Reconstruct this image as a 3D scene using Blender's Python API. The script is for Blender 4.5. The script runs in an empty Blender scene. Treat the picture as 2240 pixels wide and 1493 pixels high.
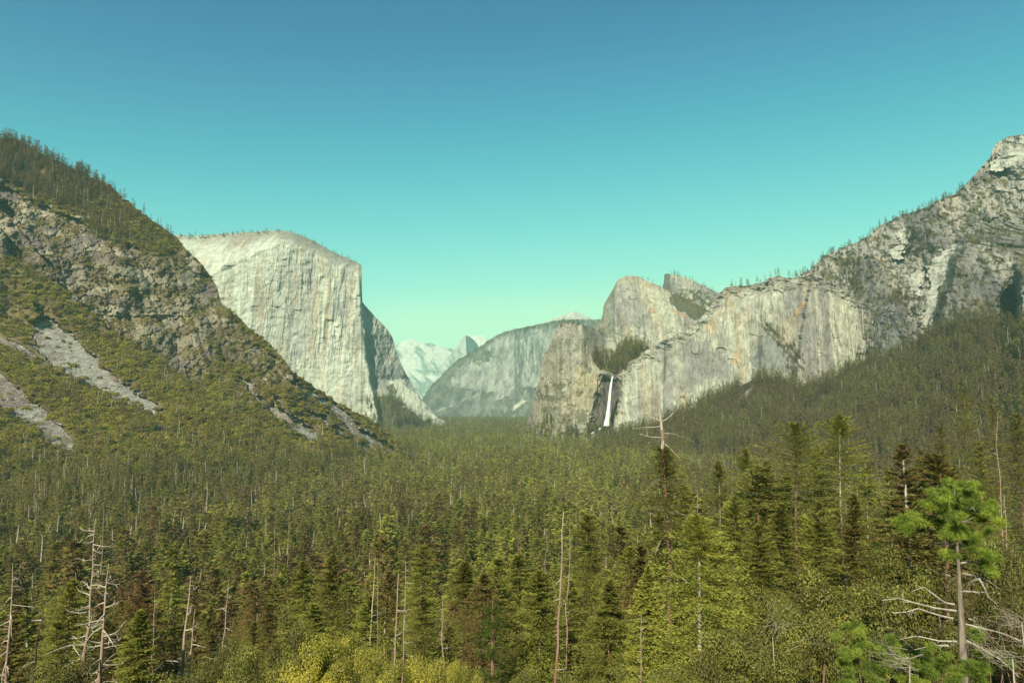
import bpy, math, random
import numpy as np
from mathutils import Vector, Matrix

# ------------------------------------------------------------------ camera, sky, sun, exposure
scene = bpy.context.scene
COL = scene.collection
PITCH = math.atan(133.5 / 1493.33)
FOC = 1493.33                                   # focal length in photograph pixels (24 mm on 36 mm, 2240 px wide)
cam_data = bpy.data.cameras.new("camera")
cam_data.lens, cam_data.sensor_width, cam_data.sensor_fit = 24.0, 36.0, 'HORIZONTAL'
cam_data.clip_start, cam_data.clip_end = 0.5, 90000.0
cam = bpy.data.objects.new("camera", cam_data)
COL.objects.link(cam)
cam.rotation_euler = (math.radians(90) + PITCH, 0, 0)
scene.camera = cam
scene.view_settings.view_transform = 'Standard'
scene.view_settings.look = 'None'
scene.view_settings.exposure = 1.05
scene.view_settings.gamma = 1.0
scene.cycles.use_denoising = True
scene.cycles.max_bounces = 5
scene.cycles.diffuse_bounces = 3
scene.cycles.transmission_bounces = 2
scene.cycles.transparent_max_bounces = 6
scene.cycles.volume_bounces = 0

SUN_AZ = math.radians(197)                      # clockwise from the view direction: behind the camera, a little to its left
SUN_EL = math.radians(38)
sun_dir = Vector((math.sin(SUN_AZ) * math.cos(SUN_EL), math.cos(SUN_AZ) * math.cos(SUN_EL), math.sin(SUN_EL)))
sl = bpy.data.lights.new("sun", 'SUN')
sl.energy, sl.angle, sl.color = 4.7, math.radians(0.53), (1.0, 0.945, 0.72)
so = bpy.data.objects.new("sun", sl)
so.rotation_euler = sun_dir.to_track_quat('Z', 'Y').to_euler()
COL.objects.link(so)

world = bpy.data.worlds.new("World")
scene.world = world
world.use_nodes = True
wn, wl = world.node_tree.nodes, world.node_tree.links
wn.clear()
sky = wn.new('ShaderNodeTexSky')
sky.sky_type = 'NISHITA'
sky.sun_disc = False
sky.sun_elevation = SUN_EL
sky.sun_rotation = SUN_AZ
sky.altitude = 1300
sky.air_density, sky.dust_density, sky.ozone_density = 1.0, 0.6, 1.6
SKY_S = 0.0604
# the film's cross-processed sky: one response curve per channel over the physical sky
sep = wn.new('ShaderNodeSeparateColor')
comb = wn.new('ShaderNodeCombineColor')
wl.new(sky.outputs[0], sep.inputs[0])
SKY_CURVE = (((0, 0), (0.094, 0.034), (0.114, 0.049), (0.1465, 0.077), (0.204, 0.165), (0.31, 0.341), (0.437, 0.572), (0.9, 0.66), (1, 0.72)), ((0, 0), (0.162, 0.21), (0.193, 0.29), (0.244, 0.439), (0.338, 0.657), (0.487, 0.883), (0.647, 1.019), (0.9, 1.0), (1, 1.0)), ((0, 0), (0.297, 0.385), (0.348, 0.465), (0.427, 0.553), (0.553, 0.654), (0.72, 0.695), (0.845, 0.634), (0.9, 0.62), (1, 0.6)))
for i, pts in enumerate(SKY_CURVE):
    m1 = wn.new('ShaderNodeMath'); m1.operation = 'MULTIPLY'; m1.inputs[1].default_value = 0.1
    m1.use_clamp = True
    fc = wn.new('ShaderNodeFloatCurve')
    cv = fc.mapping.curves[0]
    while len(cv.points) < len(pts):
        cv.points.new(0.5, 0.5)
    for p, q in zip(cv.points, pts):
        p.location = q
    fc.mapping.update()
    m2 = wn.new('ShaderNodeMath'); m2.operation = 'MULTIPLY'; m2.inputs[1].default_value = 8.0
    wl.new(sep.outputs[i], m1.inputs[0]); wl.new(m1.outputs[0], fc.inputs['Value'])
    wl.new(fc.outputs[0], m2.inputs[0]); wl.new(m2.outputs[0], comb.inputs[i])
bg = wn.new('ShaderNodeBackground')
bg.inputs[1].default_value = SKY_S
wo = wn.new('ShaderNodeOutputWorld')
wl.new(comb.outputs[0], bg.inputs[0])
wl.new(bg.outputs[0], wo.inputs[0])

# ------------------------------------------------------------------ numbers
rng = np.random.default_rng(11)
R = random.Random(5)
CP, SP = math.cos(PITCH), math.sin(PITCH)


def at(px, py, D):
    """The world point seen at photograph pixel (px, py), D metres ahead of the viewpoint."""
    xs, ys = (np.asarray(px, float) - 1120) / FOC, (746.5 - np.asarray(py, float)) / FOC
    fy = CP - ys * SP
    return np.stack(np.broadcast_arrays(D * xs / fy, D * np.ones_like(xs), D * (SP + ys * CP) / fy), -1)


def pix(P):
    """Photograph pixel of world points."""
    P = np.asarray(P, float)
    f = P[..., 1] * CP + P[..., 2] * SP
    u = -P[..., 1] * SP + P[..., 2] * CP
    return 1120 + FOC * P[..., 0] / f, 746.5 - FOC * u / f


def _hash(ix, iy, seed):
    h = (ix.astype(np.int64) * 374761393 + iy.astype(np.int64) * 668265263 + seed * 974634541) & 0xFFFFFFFF
    h = ((h ^ (h >> 13)) * 1274126177) & 0xFFFFFFFF
    h = ((h ^ (h >> 16)) * 2246822519) & 0xFFFFFFFF
    return ((h ^ (h >> 15)) & 0xFFFFFF) / float(0xFFFFFF)


def vn(x, y, seed=0):
    """Smooth value noise, about -1..1."""
    x, y = np.broadcast_arrays(np.asarray(x, float), np.asarray(y, float))
    ix, iy = np.floor(x), np.floor(y)
    fx, fy = x - ix, y - iy
    fx, fy = fx * fx * fx * (fx * (fx * 6 - 15) + 10), fy * fy * fy * (fy * (fy * 6 - 15) + 10)
    a, b = _hash(ix, iy, seed), _hash(ix + 1, iy, seed)
    c, d = _hash(ix, iy + 1, seed), _hash(ix + 1, iy + 1, seed)
    return 2 * ((a + (b - a) * fx) * (1 - fy) + (c + (d - c) * fx) * fy) - 1


def fbm(x, y, seed=0, octv=4, gain=.5):
    s, a, n = 0., 1., 0.
    for k in range(octv):
        c, sn = math.cos(k * 1.1), math.sin(k * 1.1)
        s = s + a * vn((x * c - y * sn) * 2 ** k if k else x, (x * sn + y * c) * 2 ** k if k else y, seed + k * 17)
        n += a
        a *= gain
    return s / n * 1.35


def fbs(x, y, seed=0, octv=4, gain=.5):
    """fbm that keeps its axes, for streaks and fluting."""
    s, a, n = 0., 1., 0.
    for k in range(octv):
        s = s + a * vn(x * 2 ** k, y * 2 ** k, seed + k * 17)
        n += a
        a *= gain
    return s / n * 1.35


def ridge(x, y, seed=0, octv=4, keep=True):
    s, a, n = 0., 1., 0.
    for k in range(octv):
        s = s + a * (1 - 2 * np.abs(vn(x * 2 ** k, y * 2 ** k, seed + k * 31)))
        n += a
        a *= .5
    return s / n


def blocks(x, y, seed=0):
    """Piecewise flat plates with sharp edges (flakes, joint blocks)."""
    w = x + .35 * vn(x * 2.1, y * 2.1, seed + 5), y + .35 * vn(x * 2.3, y * 1.9, seed + 6)
    ix, iy = np.floor(w[0]), np.floor(w[1] + .5 * (np.floor(w[0]) % 2))
    return 2 * _hash(ix, iy, seed) - 1


def sstep(a, b, x):
    t = np.clip((x - a) / (b - a), 0, 1)
    return t * t * (3 - 2 * t)


def poly(pts, x):
    p = np.array(pts, float)
    return np.interp(x, p[:, 0], p[:, 1])


def soft_in(px, py, pts, rag, seed=0, n=7):
    return sum(inside(px + (k - n // 2) * 2.2, py + ((k * 3) % n - n // 2) * 2.0, pts, rag, seed + k) for k in range(n)) / n


def inside(px, py, pts, rag=0., seed=0):
    """Even-odd test of photograph pixels against an outline with ragged edges."""
    if rag:
        px = px + rag * fbm(px / 14, py / 14, seed + 91, 3)
        py = py + rag * fbm(px / 14, py / 14, seed + 92, 3)
    r = np.zeros(np.broadcast(px, py).shape, bool)
    n = len(pts)
    for i in range(n):
        (x1, y1), (x2, y2) = pts[i], pts[(i + 1) % n]
        if y1 == y2:
            continue
        c = ((y1 > py) != (y2 > py)) & (px < (x2 - x1) * (py - y1) / (y2 - y1) + x1)
        r ^= c
    return r.astype(float)


def mix(a, b, t):
    t = np.asarray(t)[..., None]
    return np.asarray(a) * (1 - t) + np.asarray(b) * t


def ground(x, y):
    r = np.hypot(x, y)
    z = np.interp(r, [0, 6, 20, 40, 70, 100, 200, 400, 700, 1000, 60000],
                  [-2.2, -3.5, -11.5, -21.5, -34, -46, -82, -125, -153, -160, -160])
    return z + sstep(20, 200, r) * 2.2 * fbm(x / 60, y / 60, 3, 3)


# ------------------------------------------------------------------ objects and materials
def tag(o, label=None, cat=None, group=None, kind=None):
    for k, v in (('label', label), ('category', cat), ('group', group), ('kind', kind)):
        if v:
            o[k] = v
    return o


def mesh_from(name, V, F, mats, attrs=None, midx=None, smooth=False, cols=None):
    """V (n,3); F (m,3) or (m,4) array, or a list of such arrays; attrs: per-vertex floats; cols: per-vertex colours."""
    me = bpy.data.meshes.new(name)
    V = np.asarray(V, np.float32)
    Fs = F if isinstance(F, list) else [F]
    Fs = [np.asarray(f, np.int32) for f in Fs if len(f)]
    me.vertices.add(len(V))
    me.vertices.foreach_set('co', V.ravel())
    nl, npol = sum(f.size for f in Fs), sum(len(f) for f in Fs)
    me.loops.add(nl)
    me.loops.foreach_set('vertex_index', np.concatenate([f.ravel() for f in Fs]))
    me.polygons.add(npol)
    tot = np.concatenate([np.full(len(f), f.shape[1], np.int32) for f in Fs])
    me.polygons.foreach_set('loop_start', np.concatenate([[0], np.cumsum(tot)[:-1]]).astype(np.int32))
    if midx is not None:
        me.polygons.foreach_set('material_index', np.asarray(midx, np.int32))
    me.polygons.foreach_set('use_smooth', np.full(npol, smooth, bool))
    for m in mats:
        me.materials.append(m)
    for k, a in (attrs or {}).items():
        at_ = me.attributes.new(k, 'FLOAT', 'POINT')
        at_.data.foreach_set('value', np.asarray(a, np.float32))
    if cols is not None:
        at_ = me.attributes.new('albedo', 'FLOAT_COLOR', 'POINT')
        c4 = np.ones((len(V), 4), np.float32)
        c4[:, :3] = cols
        at_.data.foreach_set('color', c4.ravel())
    me.update(calc_edges=True)
    return me


def add(name, me, parent=None, loc=None):
    o = bpy.data.objects.new(name, me)
    COL.objects.link(o)
    if parent:
        o.parent = parent
    if loc is not None:
        o.location = loc
    return o


def new_mat(name):
    m = bpy.data.materials.new(name)
    m.use_nodes = True
    n, l = m.node_tree.nodes, m.node_tree.links
    n.clear()
    return m, n, l, n.new('ShaderNodeOutputMaterial')


def noise_node(n, l, scale, detail=4, rough=.6, coord='Object', stretch=None):
    tc = n.new('ShaderNodeTexCoord')
    nz = n.new('ShaderNodeTexNoise')
    nz.inputs['Scale'].default_value = scale
    nz.inputs['Detail'].default_value = detail
    nz.inputs['Roughness'].default_value = rough
    if stretch:
        mp = n.new('ShaderNodeMapping')
        mp.inputs['Scale'].default_value = stretch
        l.new(tc.outputs[coord], mp.inputs[0]); l.new(mp.outputs[0], nz.inputs['Vector'])
    else:
        l.new(tc.outputs[coord], nz.inputs['Vector'])
    return nz


def mat_rock(name, scale=.06, bump=3.0, rough=.9, st=None):
    """Rock: the mesh's own mineral colours, mottled and cracked by procedural noise."""
    m, n, l, out = new_mat(name)
    b = n.new('ShaderNodeBsdfPrincipled')
    b.inputs['Roughness'].default_value = rough
    b.inputs['Specular IOR Level'].default_value = .15
    a = n.new('ShaderNodeAttribute'); a.attribute_name = 'albedo'
    nz = noise_node(n, l, scale, 6, .65)
    mr = n.new('ShaderNodeMapRange')
    mr.inputs['From Min'].default_value, mr.inputs['From Max'].default_value = .3, .7
    mr.inputs['To Min'].default_value, mr.inputs['To Max'].default_value = .70, 1.24
    l.new(nz.outputs['Fac'], mr.inputs['Value'])
    mx = n.new('ShaderNodeVectorMath'); mx.operation = 'SCALE'
    l.new(a.outputs['Color'], mx.inputs[0]); l.new(mr.outputs[0], mx.inputs['Scale'])
    l.new(mx.outputs[0], b.inputs['Base Color'])
    nz2 = noise_node(n, l, scale * 2.2, 7, .72, stretch=st)
    bp = n.new('ShaderNodeBump')
    bp.inputs['Strength'].default_value, bp.inputs['Distance'].default_value = .8, bump
    l.new(nz2.outputs['Fac'], bp.inputs['Height']); l.new(bp.outputs[0], b.inputs['Normal'])
    l.new(b.outputs[0], out.inputs[0])
    return m


def ramp(n, stops):
    cr = n.new('ShaderNodeValToRGB')
    e = cr.color_ramp.elements
    while len(e) < len(stops):
        e.new(.5)
    for el, (p, c) in zip(e, stops):
        el.position, el.color = p, (*c, 1)
    return cr


def mat_leaf(name, stops, trans=.3, tw=.75, gloss=False):
    """Foliage. Every tree draws its own hue from the ramp (tint), every spray shifts it a little (tone)."""
    m, n, l, out = new_mat(name)
    ti = n.new('ShaderNodeAttribute'); ti.attribute_type = 'INSTANCER'; ti.attribute_name = 'tint'
    to = n.new('ShaderNodeAttribute'); to.attribute_name = 'tone'
    ad = n.new('ShaderNodeMath'); ad.operation = 'MULTIPLY_ADD'
    ad.inputs[1].default_value = tw
    l.new(to.outputs['Fac'], ad.inputs[0]); l.new(ti.outputs['Fac'], ad.inputs[2])
    cr = ramp(n, stops)
    l.new(ad.outputs[0], cr.inputs[0])
    d = n.new('ShaderNodeBsdfPrincipled')
    d.inputs['Roughness'].default_value = .55 if gloss else .8
    d.inputs['Specular IOR Level'].default_value = .35 if gloss else .1
    t = n.new('ShaderNodeBsdfTranslucent')
    l.new(cr.outputs[0], d.inputs['Base Color']); l.new(cr.outputs[0], t.inputs['Color'])
    ms = n.new('ShaderNodeMixShader'); ms.inputs[0].default_value = trans
    l.new(d.outputs[0], ms.inputs[1]); l.new(t.outputs[0], ms.inputs[2])
    l.new(ms.outputs[0], out.inputs[0])
    return m


def mat_bark(name, c1, c2, scale=3.0):
    m, n, l, out = new_mat(name)
    b = n.new('ShaderNodeBsdfPrincipled')
    b.inputs['Roughness'].default_value = .9
    b.inputs['Specular IOR Level'].default_value = .1
    nz = noise_node(n, l, scale, 5, .7, stretch=(1, 1, .18))
    cr = ramp(n, [(.34, c1), (.66, c2)])
    l.new(nz.outputs['Fac'], cr.inputs[0]); l.new(cr.outputs[0], b.inputs['Base Color'])
    bp = n.new('ShaderNodeBump')
    bp.inputs['Strength'].default_value, bp.inputs['Distance'].default_value = .7, .06
    l.new(nz.outputs['Fac'], bp.inputs['Height']); l.new(bp.outputs[0], b.inputs['Normal'])
    l.new(b.outputs[0], out.inputs[0])
    return m


def mat_plain(name, c1, c2, scale, rough=.95):
    m, n, l, out = new_mat(name)
    b = n.new('ShaderNodeBsdfPrincipled')
    b.inputs['Roughness'].default_value = rough
    b.inputs['Specular IOR Level'].default_value = .1
    nz = noise_node(n, l, scale, 8, .65)
    cr = ramp(n, [(.35, c1), (.65, c2)])
    l.new(nz.outputs['Fac'], cr.inputs[0]); l.new(cr.outputs[0], b.inputs['Base Color'])
    l.new(b.outputs[0], out.inputs[0])
    return m


ROCK = mat_rock("granite", .045, 11.0, st=(1, 1, .30))
ROCK_NEAR = mat_rock("weathered_rock", .12, 2.0)
ROCK_FAR = mat_rock("far_granite", .012, 10.0)
DUFF = mat_plain("forest_floor", (.045, .028, .018), (.085, .055, .030), .15)
# hue ramps: brown-olive, dark green, mid green, yellow-green
CONIFER = mat_leaf("conifer_needles", [(.0, (.160, .092, .044)), (.28, (.152, .118, .035)), (.55, (.168, .163, .037)), (.8, (.23, .238, .046)), (1., (.33, .315, .062))], trans=.42)
SHRUB = mat_leaf("shrub_leaves", [(.0, (.16, .100, .030)), (.35, (.195, .158, .030)), (.65, (.25, .22, .036)), (1., (.34, .30, .05))], trans=.42)
OAK = mat_leaf("oak_leaves", [(.0, (.095, .066, .022)), (.3, (.125, .130, .028)), (.6, (.205, .19, .034)), (1., (.39, .335, .05))], trans=.4, gloss=True)
PINE = mat_leaf("pine_needles", [(.0, (.045, .055, .016)), (.3, (.085, .115, .022)), (.6, (.16, .215, .034)), (1., (.31, .35, .055))], trans=.35)
GREYTWIG = mat_leaf("bare_twigs", [(.0, (.16, .125, .10)), (1., (.36, .31, .25))], trans=.05)
RUSTTWIG = mat_leaf("dead_needles", [(.0, (.16, .07, .045)), (1., (.26, .12, .075))], trans=.1)
BARK = mat_bark("brown_bark", (.085, .048, .036), (.20, .125, .095))
REDBARK = mat_bark("reddish_bark", (.095, .050, .036), (.20, .115, .085))
GREYWOOD = mat_bark("weathered_wood", (.19, .150, .125), (.40, .345, .285))
DULLTWIG = mat_bark("dull_grey_twigs", (.13, .105, .09), (.29, .25, .21))
PINELIMB = mat_bark("bare_pine_limb", (.17, .14, .12), (.36, .32, .275))
PINEBARK = mat_bark("grey_pine_bark", (.075, .055, .045), (.25, .205, .17), 5.0)
CHARRED = mat_bark("charred_bark", (.035, .022, .02), (.10, .06, .05))


def mat_snag(name, lo, hi):
    """Dead trunk: bark still on below, silver wood above; tone runs up the trunk."""
    m, n, l, out = new_mat(name)
    b = n.new('ShaderNodeBsdfPrincipled')
    b.inputs['Roughness'].default_value = .9
    b.inputs['Specular IOR Level'].default_value = .1
    nz = noise_node(n, l, 2.2, 6, .7, stretch=(1, 1, .25))
    to = n.new('ShaderNodeAttribute'); to.attribute_name = 'tone'
    ad = n.new('ShaderNodeMath'); ad.operation = 'ADD'
    l.new(nz.outputs['Fac'], ad.inputs[0]); l.new(to.outputs['Fac'], ad.inputs[1])
    dv = n.new('ShaderNodeMath'); dv.operation = 'DIVIDE'; dv.inputs[1].default_value = 1.6
    cr = ramp(n, [(.22, tuple(c * .55 for c in lo)), (.42, lo), (.62, tuple(.55 * a + .45 * c for a, c in zip(lo, hi))), (.85, hi)])
    l.new(ad.outputs[0], dv.inputs[0]); l.new(dv.outputs[0], cr.inputs[0]); l.new(cr.outputs[0], b.inputs['Base Color'])
    bp = n.new('ShaderNodeBump')
    bp.inputs['Strength'].default_value, bp.inputs['Distance'].default_value = .7, .06
    l.new(nz.outputs['Fac'], bp.inputs['Height']); l.new(bp.outputs[0], b.inputs['Normal'])
    l.new(b.outputs[0], out.inputs[0])
    return m


SNAGWOOD = mat_snag("dead_trunk_wood", (.15, .075, .052), (.29, .225, .18))
PALEWOOD = mat_bark("pale_bare_wood", (.27, .20, .12), (.42, .33, .20))

# ------------------------------------------------------------------ mountains and hills
SURF = {}


def relief(key, name, label, x0, x1, nx, ny, sky_, base, depth, rel, color, mat, back=((60, 12), (250, 90), (900, 420), (1600, 900)), jag=2.5, jw=18, seed=0, vpow=1.0, gain=.6, soft=0):
    """A mountain: its outline at its own distance and size, its face carved by rel, and slopes that fall away behind the crest."""
    u = np.linspace(x0, x1, nx)
    v = np.linspace(0, 1, ny) ** vpow
    top0 = poly(sky_, u)
    top = top0 + jag * fbs(u / jw, u * 0 + seed, seed, 5, .6)
    bot = poly(base, u)
    if soft:
        uu = np.linspace(-soft, soft, 21)
        top0 = np.mean([poly(sky_, u + q) for q in uu], 0)
    px = np.repeat(u[None, :], ny, 0)
    py = bot[None, :] + (top - bot)[None, :] * v[:, None]
    vv = np.clip((bot[None, :] - py) / (bot - top0)[None, :], 0, 1)
    D0 = depth(px, py, vv)
    P0 = at(px, py, D0)
    X, Z = P0[..., 0], P0[..., 2]
    D = D0 + gain * rel(px, py, vv, X, Z)
    P = at(px, py, D)
    C = np.clip(color(px, py, vv, X, Z) * .57, .004, .9)
    rows, crows = [P], [C]
    T = P[-1]
    hd = T[:, :2] / np.linalg.norm(T[:, :2], axis=1)[:, None]
    for k, (d, dz) in enumerate(back):
        Q = T.copy()
        Q[:, :2] += hd * (d * (1 + .25 * vn(u / 30, u * 0, seed + k)))[:, None]
        Q[:, 2] = np.maximum(T[:, 2] - dz * (1 + .3 * vn(u / 25, u * 0, seed + 9 + k)), -200)
        rows.append(Q[None]); crows.append(C[-1:])
    G = np.concatenate(rows, 0)
    CC = np.concatenate(crows, 0)
    nr = G.shape[0]
    idx = np.arange(nr * nx).reshape(nr, nx)
    F = np.stack([idx[:-1, :-1], idx[:-1, 1:], idx[1:, 1:], idx[1:, :-1]], -1).reshape(-1, 4)
    me = mesh_from(name, G.reshape(-1, 3), F, [mat], cols=CC.reshape(-1, 3))
    o = tag(add(name, me), label, 'mountain', None, 'structure')
    SURF[key] = dict(P=P, px=px, py=py, v=vv, C=C)
    return o


def grow(key, dens, seed=0, keep=None):
    """Points on a mountain, with a density in trees per square metre given per grid cell."""
    s = SURF[key]
    P = s['P']
    a, b, c = P[:-1, :-1], P[:-1, 1:], P[1:, :-1]
    n = np.cross(b - a, c - a)
    area = np.linalg.norm(n, axis=-1)
    plan = np.minimum(np.abs(n[..., 2]) * 1.6, area)      # trees follow the ground plan, few on sheer faces
    g = np.random.default_rng(seed)
    lam = np.clip(plan, 0, np.percentile(plan, 99.5)) * dens[:-1, :-1]
    k = g.poisson(lam)
    ii, jj = np.nonzero(k)
    rep = k[ii, jj]
    ii, jj = np.repeat(ii, rep), np.repeat(jj, rep)
    s1, s2 = g.random(len(ii)), g.random(len(ii))
    p = P[ii, jj] + (P[ii, jj + 1] - P[ii, jj]) * s1[:, None] + (P[ii + 1, jj] - P[ii, jj]) * s2[:, None]
    return p


def line_d(pts, q):
    """depth from (px: D) pairs."""
    return poly(pts, q)


GREY, PALE, OCHRE, DARKR = (.28, .275, .27), (.53, .555, .475), (.50, .38, .24), (.10, .085, .085)
BRUSH = (.085, .075, .024)


def granite(px, py, X, Z, seed, pale=PALE, grey=GREY, och=.25, w=1., gcut=(-.1, .5), dark=.5):
    st = fbs(X / (70 * w), Z / (600 * w), seed, 5, .6)
    st2 = fbs(X / (22 * w), Z / (330 * w), seed + 3, 4, .6)
    pt = fbm(X / (170 * w), Z / (190 * w), seed + 7, 4)
    c = mix(pale, grey, sstep(gcut[0], gcut[1], st * .6 + pt * .6))
    c = mix(c, OCHRE, och * sstep(.05, .5, fbs(X / (40 * w), Z / (260 * w), seed + 11, 3) + .35 * pt))
    c = mix(c, DARKR, dark * sstep(.42, .75, st2))
    c = c * (1 + .20 * fbm(X / (14 * w), Z / (22 * w), seed + 21, 4, .65) + .16 * fbs(X / (9 * w), Z / (160 * w), seed + 22, 4, .65))[..., None]
    return mix(c, (.13, .11, .10), .55 * sstep(.86, .96, ridge((X + .15 * Z) / (60 * w), (Z - .3 * X) / (170 * w), seed + 23, 3)))


# --- valley floor and the slope under the viewpoint: one sheet out to the horizon
ang = np.linspace(-math.pi, math.pi, 241)
rad = np.concatenate([[0.0], np.geomspace(1.5, 60000, 190)])
rr, aa = np.meshgrid(rad, ang, indexing='ij')
gx, gy = rr * np.sin(aa), rr * np.cos(aa)
gv = np.stack([gx, gy, ground(gx, gy)], -1)
gi = np.arange(gv.shape[0] * gv.shape[1]).reshape(gv.shape[:2])
gf = np.stack([gi[:-1, :-1], gi[1:, :-1], gi[1:, 1:], gi[:-1, 1:]], -1).reshape(-1, 4)
tag(add("ground", mesh_from("ground", gv.reshape(-1, 3), gf, [DUFF], smooth=True)), "brown forest floor of the wide valley running away to its far end", "ground", None, "structure")

# --- steep rocky hill on the left
LH_SKY = [(-480, 190), (-300, 240), (-140, 278), (-60, 291), (0, 302), (40, 304), (75, 327), (110, 345), (170, 372), (215, 395), (240, 402), (250, 415), (265, 433), (300, 457), (340, 487), (385, 516), (398, 535), (430, 565), (455, 595), (475, 628), (484, 662), (510, 686), (540, 712), (575, 742), (590, 752), (600, 765), (628, 797), (640, 815), (660, 828), (700, 853), (740, 880), (780, 902), (820, 926), (850, 950), (880, 972), (905, 988), (932, 1002)]
LH_BASE = [(-480, 1420), (-140, 1300), (0, 1260), (250, 1185), (500, 1125), (700, 1068), (850, 1025), (932, 1008)]
LH_BD = [(-480, 470), (-140, 600), (0, 640), (250, 790), (500, 985), (700, 1280), (850, 1660), (932, 1900)]
LH_TD = [(-480, 1620), (-140, 1750), (0, 1800), (215, 1900), (385, 1900), (480, 1830), (630, 1720), (800, 1800), (932, 1945)]
SCREE = [
    [(82, 698), (112, 690), (138, 712), (192, 764), (236, 803), (262, 836), (308, 860), (345, 880), (362, 898), (330, 900), (290, 886), (250, 866), (190, 836), (118, 802), (84, 760), (68, 724)],
    [(-140, 718), (-60, 776), (0, 818), (44, 855), (88, 888), (128, 924), (162, 967), (166, 992), (118, 974), (68, 934), (28, 905), (0, 889), (-140, 834)],
    [(522, 818), (545, 826), (568, 868), (600, 888), (640, 912), (672, 928), (697, 945), (694, 968), (660, 956), (610, 917), (570, 882), (538, 850)],
    [(648, 833), (680, 848), (722, 879), (762, 904), (792, 934), (832, 960), (874, 988), (858, 992), (820, 977), (780, 952), (740, 917), (700, 882), (658, 851)],
    [(668, 893), (702, 909), (742, 939), (782, 964), (815, 976), (806, 988), (770, 967), (720, 937), (676, 905)],
    [(222, 842), (238, 846), (270, 868), (258, 873), (228, 855)], [(290, 884), (318, 897), (304, 898)],
    [(-10, 735), (20, 742), (60, 765), (105, 795), (92, 795), (40, 765), (-10, 746)], [(58, 752), (80, 756), (116, 782), (100, 780)], [(130, 795), (160, 805), (190, 812), (168, 816)],
    [(600, 862), (612, 866), (618, 890), (606, 884)], [(628, 905), (650, 912), (690, 945), (672, 935)], [(405, 800), (418, 806), (420, 832), (410, 828)], [(640, 820), (652, 826), (668, 850), (650, 838)],
]
LH_ROCK = [(-480, 300), (-140, 375), (0, 400), (55, 432), (125, 462), (180, 480), (225, 520), (290, 535), (350, 560), (400, 540), (440, 570), (478, 625), (490, 668), (530, 720), (600, 775), (640, 812), (660, 850), (600, 850), (540, 800), (470, 790), (440, 835), (412, 835), (330, 775), (240, 725), (205, 690), (160, 650), (110, 608), (60, 580), (0, 548), (-140, 520), (-480, 430)]
LH_GULLY = [(-140, 470), (0, 500), (24, 560), (60, 590), (120, 625), (160, 660), (150, 640), (115, 580), (75, 545), (45, 500), (20, 440), (-140, 430)]


def lh_parts(px, py, X, Z):
    sc = np.zeros(px.shape)
    for k, pl in enumerate(SCREE):
        sc = np.maximum(sc, inside(px, py, pl, 9 if k < 5 else 4, k))
    rk = inside(px, py, LH_ROCK, 20, 40)
    veg = sstep(.02, .16, fbm(px / 34 + py / 90, py / 22, 77, 5) - .12 + .16 * sstep(470, 560, px) * sstep(640, 700, py) + .42 * sstep(600, 780, py) + .3 * inside(px, py, [(240, 430), (330, 470), (400, 545), (420, 600), (330, 580), (230, 530)], 8, 3))
    return sc, rk, rk * (1 - veg), veg


def lh_depth(px, py, v):
    f = np.interp(v, [0, .3, .58, .74, .88, 1], [0, .36, .70, .80, .88, 1])
    return line_d(LH_BD, px) * (1 - f) + line_d(LH_TD, px) * f


def lh_rel(px, py, v, X, Z):
    sc, rk, bare, veg = lh_parts(px, py, X, Z)
    rk = inside(px, py, LH_ROCK, 6, 40)
    big = 70 * fbm((X * .8 + Z * .6) / 210, (Z * .8 - X * .6) / 420, 5, 4)
    ac, al = (X * .80 + Z * .60), (X * .60 - Z * .80)
    rough = 40 * ridge(ac / 75, al / 210, 8, 5) + 17 * ridge(ac / 24, al / 90, 18, 4) + 6 * blocks(ac / 13, al / 30, 9) + 5 * blocks(X / 8, Z / 12, 19)
    soft = 5 * fbm(X / 30, Z / 30, 10, 4)
    crag = inside(px, py, [(48, 668), (70, 658), (85, 690), (72, 700), (52, 696)], 2)
    tip = inside(px, py, [(615, 795), (628, 795), (645, 815), (640, 835), (625, 828)], 2)
    lip = inside(px, py, [(200, 655), (250, 655), (320, 668), (400, 680), (400, 690), (300, 690), (250, 690), (210, 685)], 3)
    out = big * (1 - .7 * sc) * sstep(0, .15, v) + rk * rough * .9 + (1 - rk) * (1 - sc) * soft
    return out + 60 * inside(px, py, LH_GULLY, 6, 4) - 30 * crag - 25 * tip - 8 * lip - 4 * (1 - sc) * inside(px, py, [(-480, 600), (700, 850), (930, 1000), (-480, 1100)])


def lh_col(px, py, v, X, Z):
    sc, rk, bare, veg = lh_parts(px, py, X, Z)
    soil = mix((.13, .09, .045), (.20, .145, .075), sstep(-.4, .5, fbm(X / 50, Z / 40, 21)))
    stone = mix((.19, .150, .135), (.37, .315, .25), sstep(-.3, .5, fbm(X / 45, Z / 30, 22, 5)))
    stone = mix(stone, (.40, .36, .22), .40 * sstep(.1, .5, fbm(px / 60, py / 30, 24, 4) + .5 * inside(px, py, [(200, 690), (330, 600), (420, 640), (440, 790), (330, 770)], 20)))
    stone = mix(stone, DARKR, .5 * sstep(.25, .6, fbs((X * .8 + Z * .6) / 22, (X * .6 - Z * .8) / 70, 25, 4)))
    c = mix(soil, stone, np.maximum(bare, .35 * rk))
    scc = mix((.26, .20, .185), (.40, .375, .335), sstep(-.25, .35, fbm(px / 55 - py / 70, py / 30, 26, 4) + .6 * inside(px, py, SCREE[0], 10) - .3 * inside(px, py, SCREE[1], 10)))
    scc = .84 * scc * (1 + .38 * fbm(X / 5, Z / 4, 27, 2))[..., None]
    return mix(c, scc, sc)


relief('left', "rocky_hill", "steep brushy hill with scree chutes and broken brown crags filling the left side", -480, 932, 720, 420, LH_SKY, LH_BASE, lh_depth, lh_rel, lh_col, ROCK_NEAR, gain=.95, soft=70, jag=3.5, jw=22, seed=2)

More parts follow.
